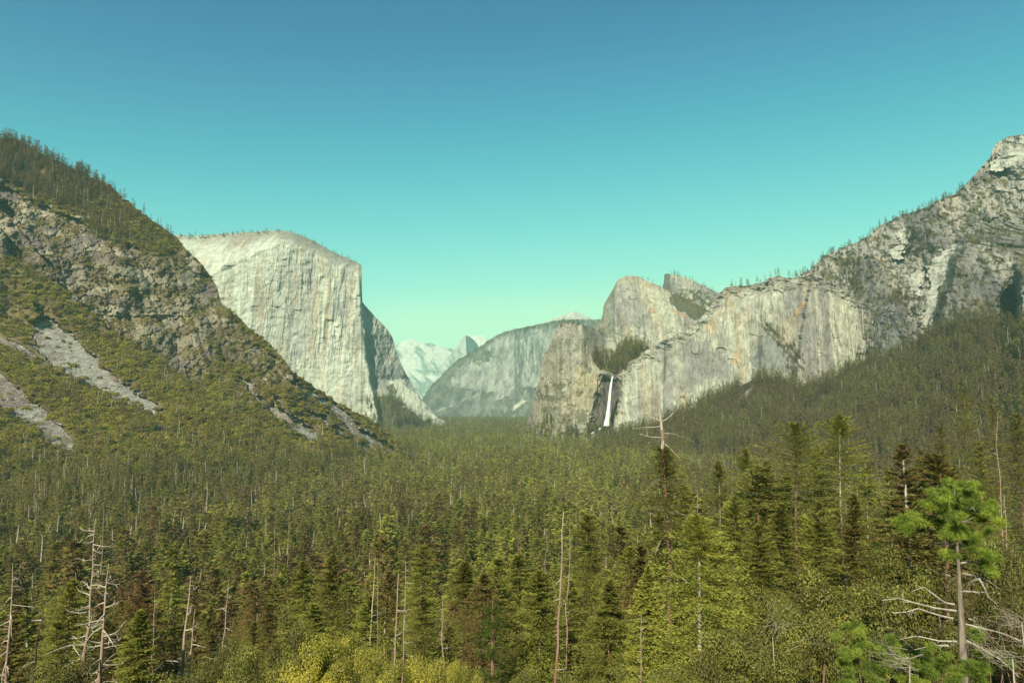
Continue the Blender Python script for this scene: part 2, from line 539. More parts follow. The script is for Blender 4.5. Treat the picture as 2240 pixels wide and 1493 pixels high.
# --- the huge pale monolith with its prow, and the shaded shoulder behind the prow
EC_SKY = [(330, 530), (385, 514), (430, 516), (480, 512), (520, 509), (570, 506), (610, 503), (640, 508), (670, 520), (700, 535), (740, 556), (770, 569), (784, 574), (790.5, 580), (792, 660), (805, 676), (825, 696), (845, 716), (858, 736), (865, 760), (875, 791), (890, 821), (905, 846), (925, 876), (945, 900), (957, 913), (975, 921)]
EC_BASE = [(330, 960), (975, 936)]
EC_NOSE = [(570, 789.5), (660, 792), (700, 794), (780, 801), (830, 809), (880, 819), (912, 826), (960, 834)]


def nose(py):
    p = np.array(EC_NOSE)
    return np.interp(py, p[:, 0], p[:, 1])


def ec_depth(px, py, v):
    e = px - nose(py) - 2.5 * fbs(py / 26, py * 0, 3, 3)
    h = (936 - py) * 2.45
    apron = np.clip((py - 830) / 100, 0, 1)
    D = 3800 + .14 * h + np.where(e < 0, e * .85, np.minimum(e, 9) * 12 + np.maximum(e - 9, 0) * 3.1)
    D = D - 420 * apron * sstep(2, 40, e) * sstep(0, .1, v + .2)
    topd = py - poly(EC_SKY, px)
    brow = np.clip(1 - topd / (30 + 70 * sstep(640, 400, px)), 0, 1)
    return D + 300 * brow ** 2 * (px < 789)


def ec_rel(px, py, v, X, Z):
    e = px - nose(py)
    face = sstep(2, -6, e)
    mid = sstep(560, 640, px) * sstep(800, 770, px) * sstep(860, 760, py)
    fl = 15 * ridge(X / 85, Z / 900, 31, 5) + 9 * ridge(X / 30, Z / 420, 33, 4)
    pl = 12 * blocks(X / 70, Z / 420, 34) + 7 * blocks(X / 30, Z / 220, 35) + 3 * blocks(X / 14, Z / 90, 37) + 12 * fbs(X / 40, Z / 160, 40, 5, .62)
    arch = 0
    for (ax, ay, w, hh, dd) in ((605, 700, 14, 34, 34), (650, 700, 16, 26, 30), (720, 725, 18, 30, 44), (735, 728, 8, 16, 34), (690, 560, 10, 20, 26), (705, 615, 7, 12, 24), (783, 665, 7, 22, 30), (560, 690, 20, 24, 18), (620, 620, 14, 60, 24), (665, 640, 9, 70, 18), (740, 575, 10, 18, 24), (500, 585, 24, 6, 26), (775, 690, 5, 6, 30)):
        w, hh, dd = w * .7, hh * 1.8, dd * .6
        t = (px - ax) / w + (py - ay) / hh * .35
        arch = arch + dd * np.clip(1 - t * t, 0, 1) * sstep(ay - hh * .5, ay - hh * .5 + 3, py + 3 * t * t) * sstep(ay + hh * .6, ay - hh * .3, py)
    sh = 75 * ridge((X + .3 * Z) / 90, (Z - .2 * X) / 300, 36, 6) + 30 * fbs(X / 22, Z / 70, 38, 5, .6)
    return face * ((.45 + .55 * mid) * fl + (.25 + .6 * mid) * pl + arch + 9 * fbm(X / 40, Z / 30, 39, 4)) + (1 - face) * sh * .9


EC_DARK = [(800, 872), (836, 866), (858, 868), (880, 884), (905, 885), (938, 915), (975, 960), (800, 960)]
EC_SLAB = [(848, 832), (872, 824), (900, 850), (950, 912), (925, 918), (890, 893), (862, 872), (850, 858)]


def ec_col(px, py, v, X, Z):
    e = px - nose(py)
    c = granite(px, py, X, Z, 41, pale=(.63, .645, .54), grey=(.36, .35, .33), och=.5, gcut=(-.15, .5), dark=.35)
    mid = sstep(560, 640, px) * sstep(820, 740, px) * sstep(850, 730, py) * sstep(520, 590, py)
    c = mix(c, (.37, .35, .315), .7 * mid * sstep(-.30, .3, fbs(X / 60, Z / 500, 47, 4)))
    c = mix(c, (.64, .66, .53), .6 * sstep(790, 890, py + 40 * fbm(X / 150, Z / 200, 44)))
    c = mix(c, (.56, .42, .25), .5 * np.exp(-((px - 690 - 8 * fbs(py / 60, px * 0, 4)) / 9) ** 2) * sstep(600, 650, py) * sstep(840, 760, py))
    topd = py - poly(EC_SKY, px)
    c = mix(c, (.34, .31, .25), .7 * sstep(26, 6, topd + 8 * fbm(X / 60, Z / 60, 45)) * (px < 780))
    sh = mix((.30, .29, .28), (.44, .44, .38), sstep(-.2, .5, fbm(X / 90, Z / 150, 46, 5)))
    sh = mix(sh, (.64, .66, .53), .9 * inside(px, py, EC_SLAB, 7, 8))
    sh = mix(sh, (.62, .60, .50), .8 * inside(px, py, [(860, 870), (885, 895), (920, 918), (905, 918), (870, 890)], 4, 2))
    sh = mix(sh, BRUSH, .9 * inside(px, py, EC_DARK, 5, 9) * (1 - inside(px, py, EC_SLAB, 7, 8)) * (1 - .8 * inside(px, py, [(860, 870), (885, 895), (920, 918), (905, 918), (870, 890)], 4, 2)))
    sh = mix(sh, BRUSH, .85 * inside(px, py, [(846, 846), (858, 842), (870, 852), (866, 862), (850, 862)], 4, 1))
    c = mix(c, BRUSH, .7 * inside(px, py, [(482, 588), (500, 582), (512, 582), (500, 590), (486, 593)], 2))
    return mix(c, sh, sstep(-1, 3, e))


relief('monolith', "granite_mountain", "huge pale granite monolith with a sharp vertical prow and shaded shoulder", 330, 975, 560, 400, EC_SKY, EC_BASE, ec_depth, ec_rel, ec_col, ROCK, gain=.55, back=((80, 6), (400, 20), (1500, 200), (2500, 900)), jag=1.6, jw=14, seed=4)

# --- far range, the half dome, the pale cap behind it
def far_col(seed, pale=(.72, .74, .62), dk=(.20, .24, .20), cut=(.05, .35), slope=(.6, .5)):
    def f(px, py, v, X, Z):
        t = fbm((px * slope[0] + py * slope[1]) / 24, (py * slope[0] - px * slope[1]) / 9, seed, 5)
        return mix(pale, dk, sstep(cut[0], cut[1], t + .25 * (1 - v)))
    return f


def far_rel(seed, a):
    return lambda px, py, v, X, Z: a * ridge((X + .6 * Z) / (a * 3.2), (Z - .4 * X) / (a * 5), seed, 5)


relief('clouds', "distant_mountain", "pale bare granite range farthest away at the end of the valley", 840, 1075, 200, 130, [(840, 770), (858, 758), (872, 750), (890, 743), (902, 741), (918, 749), (930, 751), (944, 749), (960, 757), (975, 758), (990, 764), (1010, 772), (1040, 778), (1075, 792)], [(840, 925), (1075, 925)], lambda px, py, v: 13500 + 2500 * v - 2.5 * (px - 950), far_rel(51, 210), far_col(52, (.55, .57, .49), (.20, .24, .20), (-.1, .4)), ROCK_FAR, jag=1.5, jw=9, seed=51, back=((300, 60), (1500, 500), (3500, 1500)))
relief('cap', "snowy_mountain", "small pale rounded cap peeking out behind the half dome", 1020, 1110, 60, 50, [(1020, 745), (1030, 736), (1040, 733), (1050, 732), (1060, 736), (1075, 746), (1090, 756), (1110, 770)], [(1020, 800), (1110, 800)], lambda px, py, v: 15000 + 900 * v, far_rel(53, 120), far_col(54, (.62, .62, .54), (.42, .42, .36), (.2, .6)), ROCK_FAR, jag=.6, jw=9, seed=53, back=((300, 60), (1500, 500), (3500, 1500)))
relief('dome', "domed_mountain", "distant half dome with a sheer cut side and pointed top", 960, 1075, 120, 90, [(960, 800), (985, 776), (992, 764), (1000, 757), (1008, 746), (1012, 738), (1015, 734), (1019, 733), (1027, 736), (1035, 741), (1042, 749), (1048, 759), (1054, 771), (1075, 795)], [(960, 860), (1075, 860)], lambda px, py, v: 12300 + np.where(px < 1019 + (py - 733) * .05, (1019 - px) * 9., (px - 1019) * 26.) + 300 * v, far_rel(55, 70), far_col(56, (.50, .52, .46), (.24, .28, .25), (.2, .6), (.1, .9)), ROCK_FAR, jag=.7, jw=9, seed=55, back=((200, 60), (900, 500), (2500, 1500)))
relief('bald', "bald_mountain", "small bare pale summit standing above the tree-lined ridge", 1180, 1330, 90, 60, [(1180, 712), (1200, 700), (1215, 695), (1235, 688), (1247, 683), (1258, 681), (1268, 683), (1282, 691), (1300, 700), (1330, 712)], [(1180, 760), (1330, 760)], lambda px, py, v: 9000 + 500 * v, far_rel(57, 60), far_col(58, (.46, .46, .39), (.30, .29, .23), (.2, .6)), ROCK_FAR, jag=1, jw=8, seed=57, back=((200, 60), (900, 400), (2500, 1500)))

# --- hazy ridge in the middle distance, its face streaked with pale gullies
RG_SKY = [(905, 912), (925, 871), (945, 842), (970, 817), (985, 800), (1000, 787), (1020, 776), (1050, 757), (1080, 737), (1100, 727), (1140, 717), (1180, 708), (1215, 701), (1240, 698), (1280, 699), (1330, 698), (1420, 705)]


def rg_depth(px, py, v):
    return 5600 + 900 * v + .6 * (px - 905) + 500 * np.abs(np.sin((px - 905) / 70.)) * sstep(.1, .6, v)


def rg_rel(px, py, v, X, Z):
    return 75 * ridge((X + .55 * Z) / 240, (Z - .3 * X) / 520, 61, 5) + 26 * ridge(X / 60, Z / 260, 62, 5) * sstep(.2, .5, v)


RG_LINES = [[(1100, 870), (1140, 830), (1160, 800), (1176, 790), (1160, 765), (1140, 740)], [(1120, 898), (1145, 872), (1155, 840), (1172, 815)], [(940, 905), (990, 885), (1040, 865), (1080, 835)], [(1180, 770), (1182, 745), (1185, 720)]]


def seg_d(px, py, pts):
    d = np.full(px.shape, 1e9)
    for (x1, y1), (x2, y2) in zip(pts[:-1], pts[1:]):
        t = np.clip(((px - x1) * (x2 - x1) + (py - y1) * (y2 - y1)) / ((x2 - x1) ** 2 + (y2 - y1) ** 2), 0, 1)
        d = np.minimum(d, np.hypot(px - x1 - t * (x2 - x1), py - y1 - t * (y2 - y1)))
    return d


def rg_col(px, py, v, X, Z):
    rockm = inside(px, py, [(1060, 745), (1100, 728), (1180, 712), (1240, 712), (1210, 800), (1180, 850), (1130, 855), (1085, 880), (1060, 850), (985, 850), (1000, 810), (1040, 790), (1085, 790)], 14, 5)
    t = .5 * fbm(px / 11 + py / 40, py / 16, 63, 5) + .5 * fbs(px / 5 + py / 20, py / 22, 66, 4, .6)
    veg = mix((.12, .125, .105), (.19, .19, .15), sstep(-.3, .4, fbm(px / 12, py / 12, 64)))
    rock = mix((.42, .43, .37), (.24, .24, .22), sstep(-.35, .45, t))
    c = mix(veg, rock, rockm * .9 + (1 - rockm) * sstep(.18, .4, t))
    for k, ln in enumerate(RG_LINES):
        c = mix(c, (.56, .57, .46), .6 * sstep(2.4, .5, seg_d(px + 4 * fbm(px / 9, py / 9, k), py + 3 * fbm(px / 7, py / 7, k + 40), ln)) * sstep(-.5, .1, fbm(px / 8, py / 8, k + 60)))
    c = mix(c, (.60, .60, .46), .8 * inside(px, py, [(1120, 898), (1125, 885), (1145, 874), (1155, 876), (1140, 884)], 2))
    return mix(c, (.12, .13, .10), .8 * sstep(14, 4, py - poly(RG_SKY, px) + 5 * fbm(px / 10, py / 10, 65)))


relief('ridge', "wooded_mountain", "hazy blue-green wooded ridge with pale gullies beyond the waterfall cliff", 905, 1420, 420, 220, RG_SKY, [(905, 930), (1420, 935)], rg_depth, rg_rel, rg_col, ROCK_FAR, gain=1.0, jag=1.6, jw=7, seed=61, back=((200, 15), (1200, 200), (2600, 1100)))

# --- towers behind the waterfall cliff
def tw_rel(seed, a=1.):
    return lambda px, py, v, X, Z: a * (36 * ridge((X + .25 * Z) / 95, (Z - .35 * X) / 330, seed, 5) + 18 * fbs(X / 40, Z / 110, seed + 4, 5, .62) + 6 * blocks(X / 30, Z / 70, seed + 1) + 4 * blocks(X / 14, Z / 24, seed + 2))


SP_SKY = [(1425, 640), (1448, 630), (1452, 618), (1453.5, 599), (1458, 598), (1475, 601), (1500, 606), (1530, 620), (1565, 637), (1600, 652), (1640, 660)]
relief('spire', "spired_mountain", "farther grey spire with an abrupt dark left edge behind the cathedral-shaped tower", 1425, 1640, 190, 90, SP_SKY, [(1425, 740), (1640, 740)], lambda px, py, v: 3250 + np.where(px < 1466, (1466 - px) * 12, (px - 1466) * 1.0) + 160 * v, tw_rel(71, .6), lambda px, py, v, X, Z: mix(granite(px, py, X, Z, 72, pale=(.46, .44, .36), och=.15), (.11, .10, .045), .9 * sstep(-.2, .15, fbm(px / 9, py / 7, 73, 4)) * inside(px, py, [(1475, 655), (1470, 640), (1500, 630), (1530, 632), (1575, 650), (1640, 670), (1600, 680), (1540, 670), (1500, 660)], 10, 3)), ROCK, jag=1.5, jw=8, seed=71)
MT_SKY = [(1285, 760), (1300, 722), (1312, 702), (1318, 690), (1321, 666), (1330, 650), (1344, 626), (1350, 613), (1362, 606), (1375, 602), (1395, 604), (1415, 613), (1440, 624), (1455, 630), (1480, 643), (1520, 660), (1560, 688), (1600, 705), (1640, 715)]


def mt_col(px, py, v, X, Z):
    c = granite(px, py, X, Z, 75, pale=(.54, .53, .42), grey=(.33, .31, .29), och=.35)
    for pl in ([(1470, 675), (1500, 685), (1505, 695), (1480, 690), (1462, 680)], [(1420, 672), (1435, 675), (1432, 685), (1415, 682)]):
        c = mix(c, (.48, .30, .17), .6 * inside(px, py, pl, 4))
    c = mix(c, (.36, .28, .21), .6 * sstep(24, 4, py - poly(MT_SKY, px) + 9 * fbm(px / 20, py / 20, 76)))
    return mix(c, BRUSH, .85 * inside(px, py, [(1455, 640), (1500, 648), (1560, 680), (1600, 690), (1560, 705), (1500, 690), (1470, 670)], 12, 6))


relief('tower', "rounded_mountain", "rounded granite tower rising between the hazy ridge and the stained wall", 1285, 1640, 300, 200, MT_SKY, [(1285, 800), (1640, 830)], lambda px, py, v: 2950 + np.where(px < 1345, (1345 - px) * 6.5, (px - 1345) * .2) + 190 * v + 150 * np.clip(v - .75, 0, 1), tw_rel(77, .8), mt_col, ROCK, jag=2, jw=10, seed=75)

# --- cliff of the waterfall
WB_SKY = [(1140, 960), (1152, 925), (1160, 892), (1170, 861), (1178, 831), (1182, 802), (1185, 777), (1198, 766), (1207, 741), (1219, 719), (1231, 708), (1250, 704), (1275, 709), (1300, 719), (1330, 736), (1360, 750), (1400, 760), (1470, 770)]
LIP = [(1140, 900), (1290, 815), (1318, 817), (1330, 822), (1350, 824), (1365, 812), (1380, 792), (1410, 768), (1470, 745)]
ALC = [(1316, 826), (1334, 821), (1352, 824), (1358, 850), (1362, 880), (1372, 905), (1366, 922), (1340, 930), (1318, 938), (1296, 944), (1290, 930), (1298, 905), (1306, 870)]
VEG_B = [(1296, 775), (1330, 790), (1360, 762), (1400, 752), (1440, 755), (1420, 775), (1382, 795), (1368, 812), (1350, 822), (1330, 820), (1312, 812), (1300, 800)]


def wb_depth(px, py, v):
    D = 2440 + np.where(px < 1230, (1230 - px) * 3.2, (px - 1230) * .15) + .28 * (940 - py)
    behind = np.clip(poly(LIP, px) - py, 0, 200) * sstep(1270, 1330, px)
    ridge_top = np.clip(740 - py, 0, 60) * 1.5
    return D + 5.0 * behind + ridge_top + 40 * soft_in(px, py, ALC, 5, 6)


def wb_rel(px, py, v, X, Z):
    return tw_rel(81, .85)(px, py, v, X, Z) - 30 * inside(px, py, [(1362, 850), (1372, 846), (1385, 860), (1400, 905), (1420, 930), (1380, 935), (1372, 905)], 3)


def wb_col(px, py, v, X, Z):
    c = granite(px, py, X, Z, 83, pale=(.47, .44, .35), grey=(.28, .255, .235), och=.35, dark=.5)
    c = mix(c, (.30, .235, .17), .6 * sstep(-.1, .4, fbm(px / 22, py / 18, 84, 5)) * sstep(790, 740, py + 50 * fbm(px / 60, py / 60, 85)))
    c = mix(c, (.56, .47, .30), .6 * inside(px, py, [(1255, 800), (1310, 812), (1320, 830), (1300, 880), (1280, 890), (1255, 850)], 12, 2))
    spots = sstep(.12, .5, fbm(px / 17, py / 13, 86, 6, .65) + .45 * inside(px, py, [(1180, 860), (1220, 830), (1240, 870), (1270, 900), (1290, 935), (1240, 950), (1190, 920)], 14, 4) - .12)
    c = mix(c, (.12, .11, .05), .7 * spots * (py > 745))
    c = mix(c, (.10, .095, .035), .92 * inside(px, py, VEG_B, 12, 5) * sstep(-.55, -.1, fbm(px / 9, py / 9, 88, 4)))
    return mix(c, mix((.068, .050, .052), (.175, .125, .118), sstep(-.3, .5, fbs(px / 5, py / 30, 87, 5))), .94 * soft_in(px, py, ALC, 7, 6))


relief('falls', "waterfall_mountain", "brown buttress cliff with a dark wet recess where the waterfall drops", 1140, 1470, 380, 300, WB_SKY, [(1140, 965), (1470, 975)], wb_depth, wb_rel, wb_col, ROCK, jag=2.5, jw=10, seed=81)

# --- long streaked wall to the right of the waterfall
WL_SKY = [(1336, 960), (1350, 890), (1358, 858), (1362, 836), (1372, 815), (1382, 795), (1412, 768), (1445, 747), (1480, 730), (1510, 719), (1527, 702), (1545, 682), (1560, 662), (1575, 641), (1584, 629), (1600, 626), (1640, 623), (1665, 618), (1685, 608), (1702, 603), (1730, 609), (1745, 606), (1780, 606), (1810, 613), (1850, 635), (1870, 655), (1905, 676), (1915, 702), (1920, 760), (1922, 800)]


def wl_depth(px, py, v):
    g = 2330 + .16 * (880 - py) - .18 * (px - 1340) + np.clip(1400 - px, 0, 70) * .9
    # the dihedral under the lip, the leaning pillar and its side faces
    g = g + 16 * sstep(1450, 1458, px) * sstep(1482, 1459, px) * sstep(740, 770, py)
    e = px - (1772 - (py - 620) * .18)
    g = g - 34 * sstep(-5, 5, e + 3 * fbm(py / 12, px * 0, 142, 4)) + 34 * sstep(1888, 1894, px) * sstep(640, 660, py) + np.clip(px - 1850, 0, 100) * .6
    diag = (py - (700 + (px - 1660) * .95))
    g = g - 36 * sstep(-3, 3, diag) * sstep(1655, 1670, px) * sstep(1745, 1735, px)
    return g


def wl_rel(px, py, v, X, Z):
    fl = 11 * ridge(X / 60, Z / 600, 91, 5) + 6 * ridge(X / 22, Z / 260, 92, 4)
    pil = sstep(1765, 1785, px)
    return fl * (1 + 1.1 * pil) + 12 * fbs(X / 34, Z / 120, 93, 5, .62) + 4 * blocks(X / 40, Z / 120, 94) + 14 * sstep(40, 5, py - poly(WL_SKY, px)) * fbm(X / 20, Z / 14, 95, 4)


def wl_col(px, py, v, X, Z):
    c = granite(px, py, X, Z, 97, pale=(.56, .55, .455), grey=(.32, .305, .295), och=.42, w=.8, dark=.35)
    c = mix(c, (.33, .305, .29), .75 * inside(px, py, [(1452, 740), (1530, 735), (1575, 760), (1600, 800), (1560, 820), (1500, 850), (1460, 860)], 14, 1) * sstep(-.5, .1, fbs(X / 30, Z / 260, 98)))
    c = mix(c, (.38, .35, .33), .9 * sstep(1452, 1456, px) * sstep(1476, 1468, px) * sstep(745, 770, py))
    for pl in ([(1590, 630), (1606, 630), (1600, 660), (1588, 690), (1570, 690)], [(1612, 624), (1632, 626), (1628, 650), (1612, 645)], [(1545, 700), (1570, 700), (1560, 730), (1545, 730)], [(1750, 660), (1764, 660), (1736, 705), (1728, 700)], [(1605, 770), (1618, 770), (1612, 800), (1600, 800)], [(1400, 700), (1500, 690), (1480, 720)]):
        c = mix(c, (.56, .33, .15), .6 * inside(px, py, pl, 5, 3) * sstep(-.4, .3, fbs(X / 10, Z / 120, 99)))
    c = mix(c, (.30, .29, .28), .8 * inside(px, py, [(1672, 720), (1700, 740), (1745, 800), (1745, 830), (1640, 800), (1655, 760)], 6, 4))
    pil = inside(px, py, [(1768, 618), (1800, 612), (1850, 635), (1870, 655), (1895, 680), (1895, 790), (1830, 820), (1740, 835), (1750, 760)], 3, 4)
    c = mix(c, mix((.60, .58, .46), (.33, .295, .28), sstep(-.25, .25, fbs(X / 26, Z / 700, 100, 4))), .85 * pil)
    c = mix(c, (.27, .235, .21), .7 * sstep(30, 4, py - poly(WL_SKY, px) + 10 * fbm(px / 22, py / 22, 101)) * (px > 1560))
    return mix(c, BRUSH, .8 * sstep(7, 3, np.abs(py - (715 + (px - 1670) * 1.05)) + 5 * fbm(px / 7, py / 7, 102)) * inside(px, py, [(1665, 700), (1760, 770), (1760, 830), (1665, 720)], 2))


relief('wall', "streaked_mountain", "long pale cliff wall with grey and rust streaks above the sloping forest", 1336, 1922, 560, 280, WL_SKY, [(1336, 970), (1420, 960), (1600, 930), (1922, 890)], wl_depth, wl_rel, wl_col, ROCK, gain=.85, jag=2.6, jw=12, seed=91, back=((60, 20), (250, 40), (900, 420), (1600, 900)))

# --- big mountain climbing out of the frame on the right
RM_SKY = [(1700, 625), (1745, 605), (1772, 590), (1800, 561), (1830, 546), (1860, 533), (1880, 526), (1900, 516), (1920, 497), (1950, 481), (1985, 466), (2030, 451), (2060, 437), (2095, 420), (2108, 407), (2130, 385), (2150, 361), (2165, 346), (2172, 322), (2186, 308), (2205, 300), (2240, 293), (2300, 287), (2420, 280)]


def rm_rib(py):
    return np.interp(py, [430, 520, 560, 600, 640, 690, 760], [2118, 2112, 2094, 2082, 2066, 2058, 2050])


def rm_depth(px, py, v):
    g = np.interp(px, [1700, 1920, 2060, 2240, 2420], [2600, 2400, 2190, 1980, 1780]) - .75 * (py - 500)
    e = px - rm_rib(py)
    g = g - 200 * sstep(-15, 7, e + 5 * fbm(py / 14, px / 40, 141, 4)) * sstep(485, 560, py)                     # the rib standing in front of the bright slabs
    g = g - 110 * soft_in(px, py, [(1928, 672), (1955, 655), (1985, 690), (2000, 770), (1900, 800), (1912, 710)], 3)   # dark tower
    jx = px + 9 * fbm(py / 16, px / 30, 140, 4)
    gl = sstep(2180, 2196, jx + (py - 690) * .12) * sstep(2238, 2226, jx) * sstep(600, 660, py)
    butt = sstep(2220, 2234, jx) * sstep(560, 640, py)
    low = sstep(760, 700, py)
    return g + (130 * gl - 150 * butt) * low


def rm_rel(px, py, v, X, Z):
    slab = rm_slab(px, py)
    return (1 - .75 * slab) * (50 * ridge((X * .94 - .33 * Z) / 70, (X * .33 + .94 * Z) / 330, 111, 6) + 26 * fbs((X * .94 - .33 * Z) / 60, (X * .33 + .94 * Z) / 150, 115, 5, .6) + 9 * fbs((X * .9 - .42 * Z) / 16, (Z * .9 + .42 * X) / 50, 112, 4, .62) + 4 * blocks((X - .3 * Z) / 12, (Z + .3 * X) / 26, 113)) + 8 * fbm(X / 40, Z / 25, 114, 4) * slab


SLABS = [
    [(1952, 512), (1990, 496), (2016, 495), (2005, 512), (1975, 528), (1952, 522)], [(1965, 532), (1980, 532), (1970, 565), (1955, 570), (1940, 560)],
    [(2040, 560), (2100, 515), (2106, 530), (2090, 560), (2078, 600), (2060, 640), (2050, 680), (2030, 720), (2015, 715), (2030, 680), (2030, 630), (2025, 590)],
    [(2170, 350), (2240, 330), (2240, 345), (2190, 376), (2165, 372)], [(1990, 600), (2020, 600), (2020, 650), (1995, 640)], [(1985, 680), (2000, 690), (2030, 720), (2020, 725), (1995, 700)],
    [(2172, 322), (2186, 308), (2240, 296), (2300, 290), (2300, 340), (2180, 352)],
]


def rm_slab(px, py):
    s = np.zeros(px.shape)
    for k, pl in enumerate(SLABS):
        s = np.maximum(s, inside(px, py, pl, 13, k) * (.5 if k == 6 else 1))
    return s


def rm_col(px, py, v, X, Z):
    c = granite(px, py, X, Z, 117, pale=(.43, .40, .355), grey=(.20, .185, .18), och=.15, w=.8, dark=.6)
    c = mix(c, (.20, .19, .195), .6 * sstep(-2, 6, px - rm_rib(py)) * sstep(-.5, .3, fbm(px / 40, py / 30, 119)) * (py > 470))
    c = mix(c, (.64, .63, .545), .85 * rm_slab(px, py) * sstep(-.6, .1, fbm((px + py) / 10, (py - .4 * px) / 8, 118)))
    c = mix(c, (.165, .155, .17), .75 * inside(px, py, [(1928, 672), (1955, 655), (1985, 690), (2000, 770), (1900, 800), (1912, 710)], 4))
    vg = sstep(.18, .4, fbm((px + .5 * py) / 20, (py - .35 * px) / 8, 120, 5) - .05 + .25 * inside(px, py, [(1745, 600), (1800, 575), (1850, 600), (1900, 640), (1920, 680), (1870, 650), (1800, 610)], 8))
    c = mix(c, mix((.10, .088, .03), (.14, .115, .035), sstep(-.3, .3, fbm(px / 9, py / 9, 121))), .85 * vg * (1 - rm_slab(px, py)))
    return c


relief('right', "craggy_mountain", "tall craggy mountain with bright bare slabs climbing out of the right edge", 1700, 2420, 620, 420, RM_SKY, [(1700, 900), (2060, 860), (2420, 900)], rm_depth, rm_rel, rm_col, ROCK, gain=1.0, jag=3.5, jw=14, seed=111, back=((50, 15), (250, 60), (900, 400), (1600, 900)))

# --- forested slope under those cliffs
RF_SKY = [(1285, 990), (1340, 952), (1380, 945), (1420, 938), (1470, 912), (1560, 873), (1620, 842), (1660, 826), (1700, 822), (1745, 846), (1800, 834), (1840, 818), (1900, 788), (1960, 772), (2010, 752), (2050, 722), (2090, 705), (2130, 695), (2170, 690), (2200, 716), (2225, 722), (2260, 716), (2420, 690)]
RF_BASE = [(1290, 1000), (1380, 1006), (1600, 1030), (1900, 1100), (2240, 1260), (2420, 1330)]
relief('forested', "forested_hill", "dark wooded slope climbing to the cliffs on the right", 1290, 2420, 300, 140, RF_SKY, RF_BASE,
       lambda px, py, v: line_d([(1290, 1900), (1380, 1850), (1600, 1560), (1900, 1050), (2240, 610), (2420, 520)], px) * (1 - v) + line_d([(1290, 2200), (1380, 2260), (1560, 2210), (1740, 2120), (1900, 1960), (2060, 1780), (2180, 1640), (2240, 1420), (2420, 1200)], px) * v,
       lambda px, py, v, X, Z: 22 * fbm(X / 120, Z / 90, 131, 4) * sstep(0, .15, v) * sstep(1, .9, v),
       lambda px, py, v, X, Z: mix(mix((.045, .032, .018), (.09, .06, .032), sstep(-.4, .4, fbm(X / 50, Z / 40, 132))), (.36, .34, .30), inside(px, py, [(1605, 880), (1625, 862), (1650, 845), (1645, 865), (1625, 885)], 4, 2)),
       ROCK_NEAR, jag=2, seed=131, back=((40, 2), (200, 40), (500, 200)))

# ------------------------------------------------------------------ plant shapes
def unit(a):
    return a / np.maximum(np.linalg.norm(a, axis=-1, keepdims=True), 1e-9)


def diamonds(P, d, side, L, W):
    """Leaf-shaped quads: base P, pointing along d, half-width along side."""
    d, side = unit(d), unit(side - (side * unit(d)).sum(-1, keepdims=True) * unit(d))
    L, W = np.asarray(L)[:, None], np.asarray(W)[:, None]
    m = P + d * L * .5
    V = np.stack([P, m - side * W * .5, P + d * L, m + side * W * .5], 1)
    n = len(P)
    return V.reshape(-1, 3), np.arange(4 * n).reshape(n, 4)


def tube(pts, rad, k=6):
    pts = np.asarray(pts, float)
    n = len(pts)
    t = unit(np.gradient(pts, axis=0))
    ref = np.where(np.abs(t[:, 2:3]) > .8, np.array([[1., 0, 0]]), np.array([[0, 0, 1.]]))
    a = unit(np.cross(t, ref))
    b = np.cross(t, a)
    th = np.linspace(0, 2 * math.pi, k, endpoint=False)
    V = (pts[:, None] + (a[:, None] * np.cos(th)[None, :, None] + b[:, None] * np.sin(th)[None, :, None]) * np.asarray(rad, float)[:, None, None]).reshape(-1, 3)
    i = np.arange(n * k).reshape(n, k)
    j = np.roll(i, -1, 1)
    return V, np.stack([i[:-1], j[:-1], j[1:], i[1:]], -1).reshape(-1, 4)


class Bag:
    """Collects pieces of one mesh."""

    def __init__(s):
        s.V, s.F, s.T, s.M, s.n = [], [], [], [], 0

    def put(s, V, F, tone=0., m=0):
        s.V.append(V); s.F.append(F + s.n)
        s.T.append(np.broadcast_to(np.asarray(tone, float), (len(V),)) if np.ndim(tone) == 0 else np.repeat(tone, len(V) // len(tone)))
        s.M.append(np.full(len(F), m))
        s.n += len(V)
        return s

    def mesh(s, name, mats, smooth=False):
        return mesh_from(name, np.concatenate(s.V), np.concatenate(s.F), mats, {'tone': np.concatenate(s.T)}, np.concatenate(s.M), smooth)


def bent(h, g, lean=.02, n=9, top=1.0):
    """Centre line of a trunk of height h."""
    z = np.linspace(0, 1, n)
    a = g.uniform(0, 6.28)
    w = lean * h * (z ** 1.5)
    q = .010 * h * np.stack([np.sin(z * 7 + a), np.cos(z * 6 + a)], -1) * z[:, None]
    return np.stack([np.cos(a) * w + q[:, 0], np.sin(a) * w + q[:, 1], z * h * top], -1)


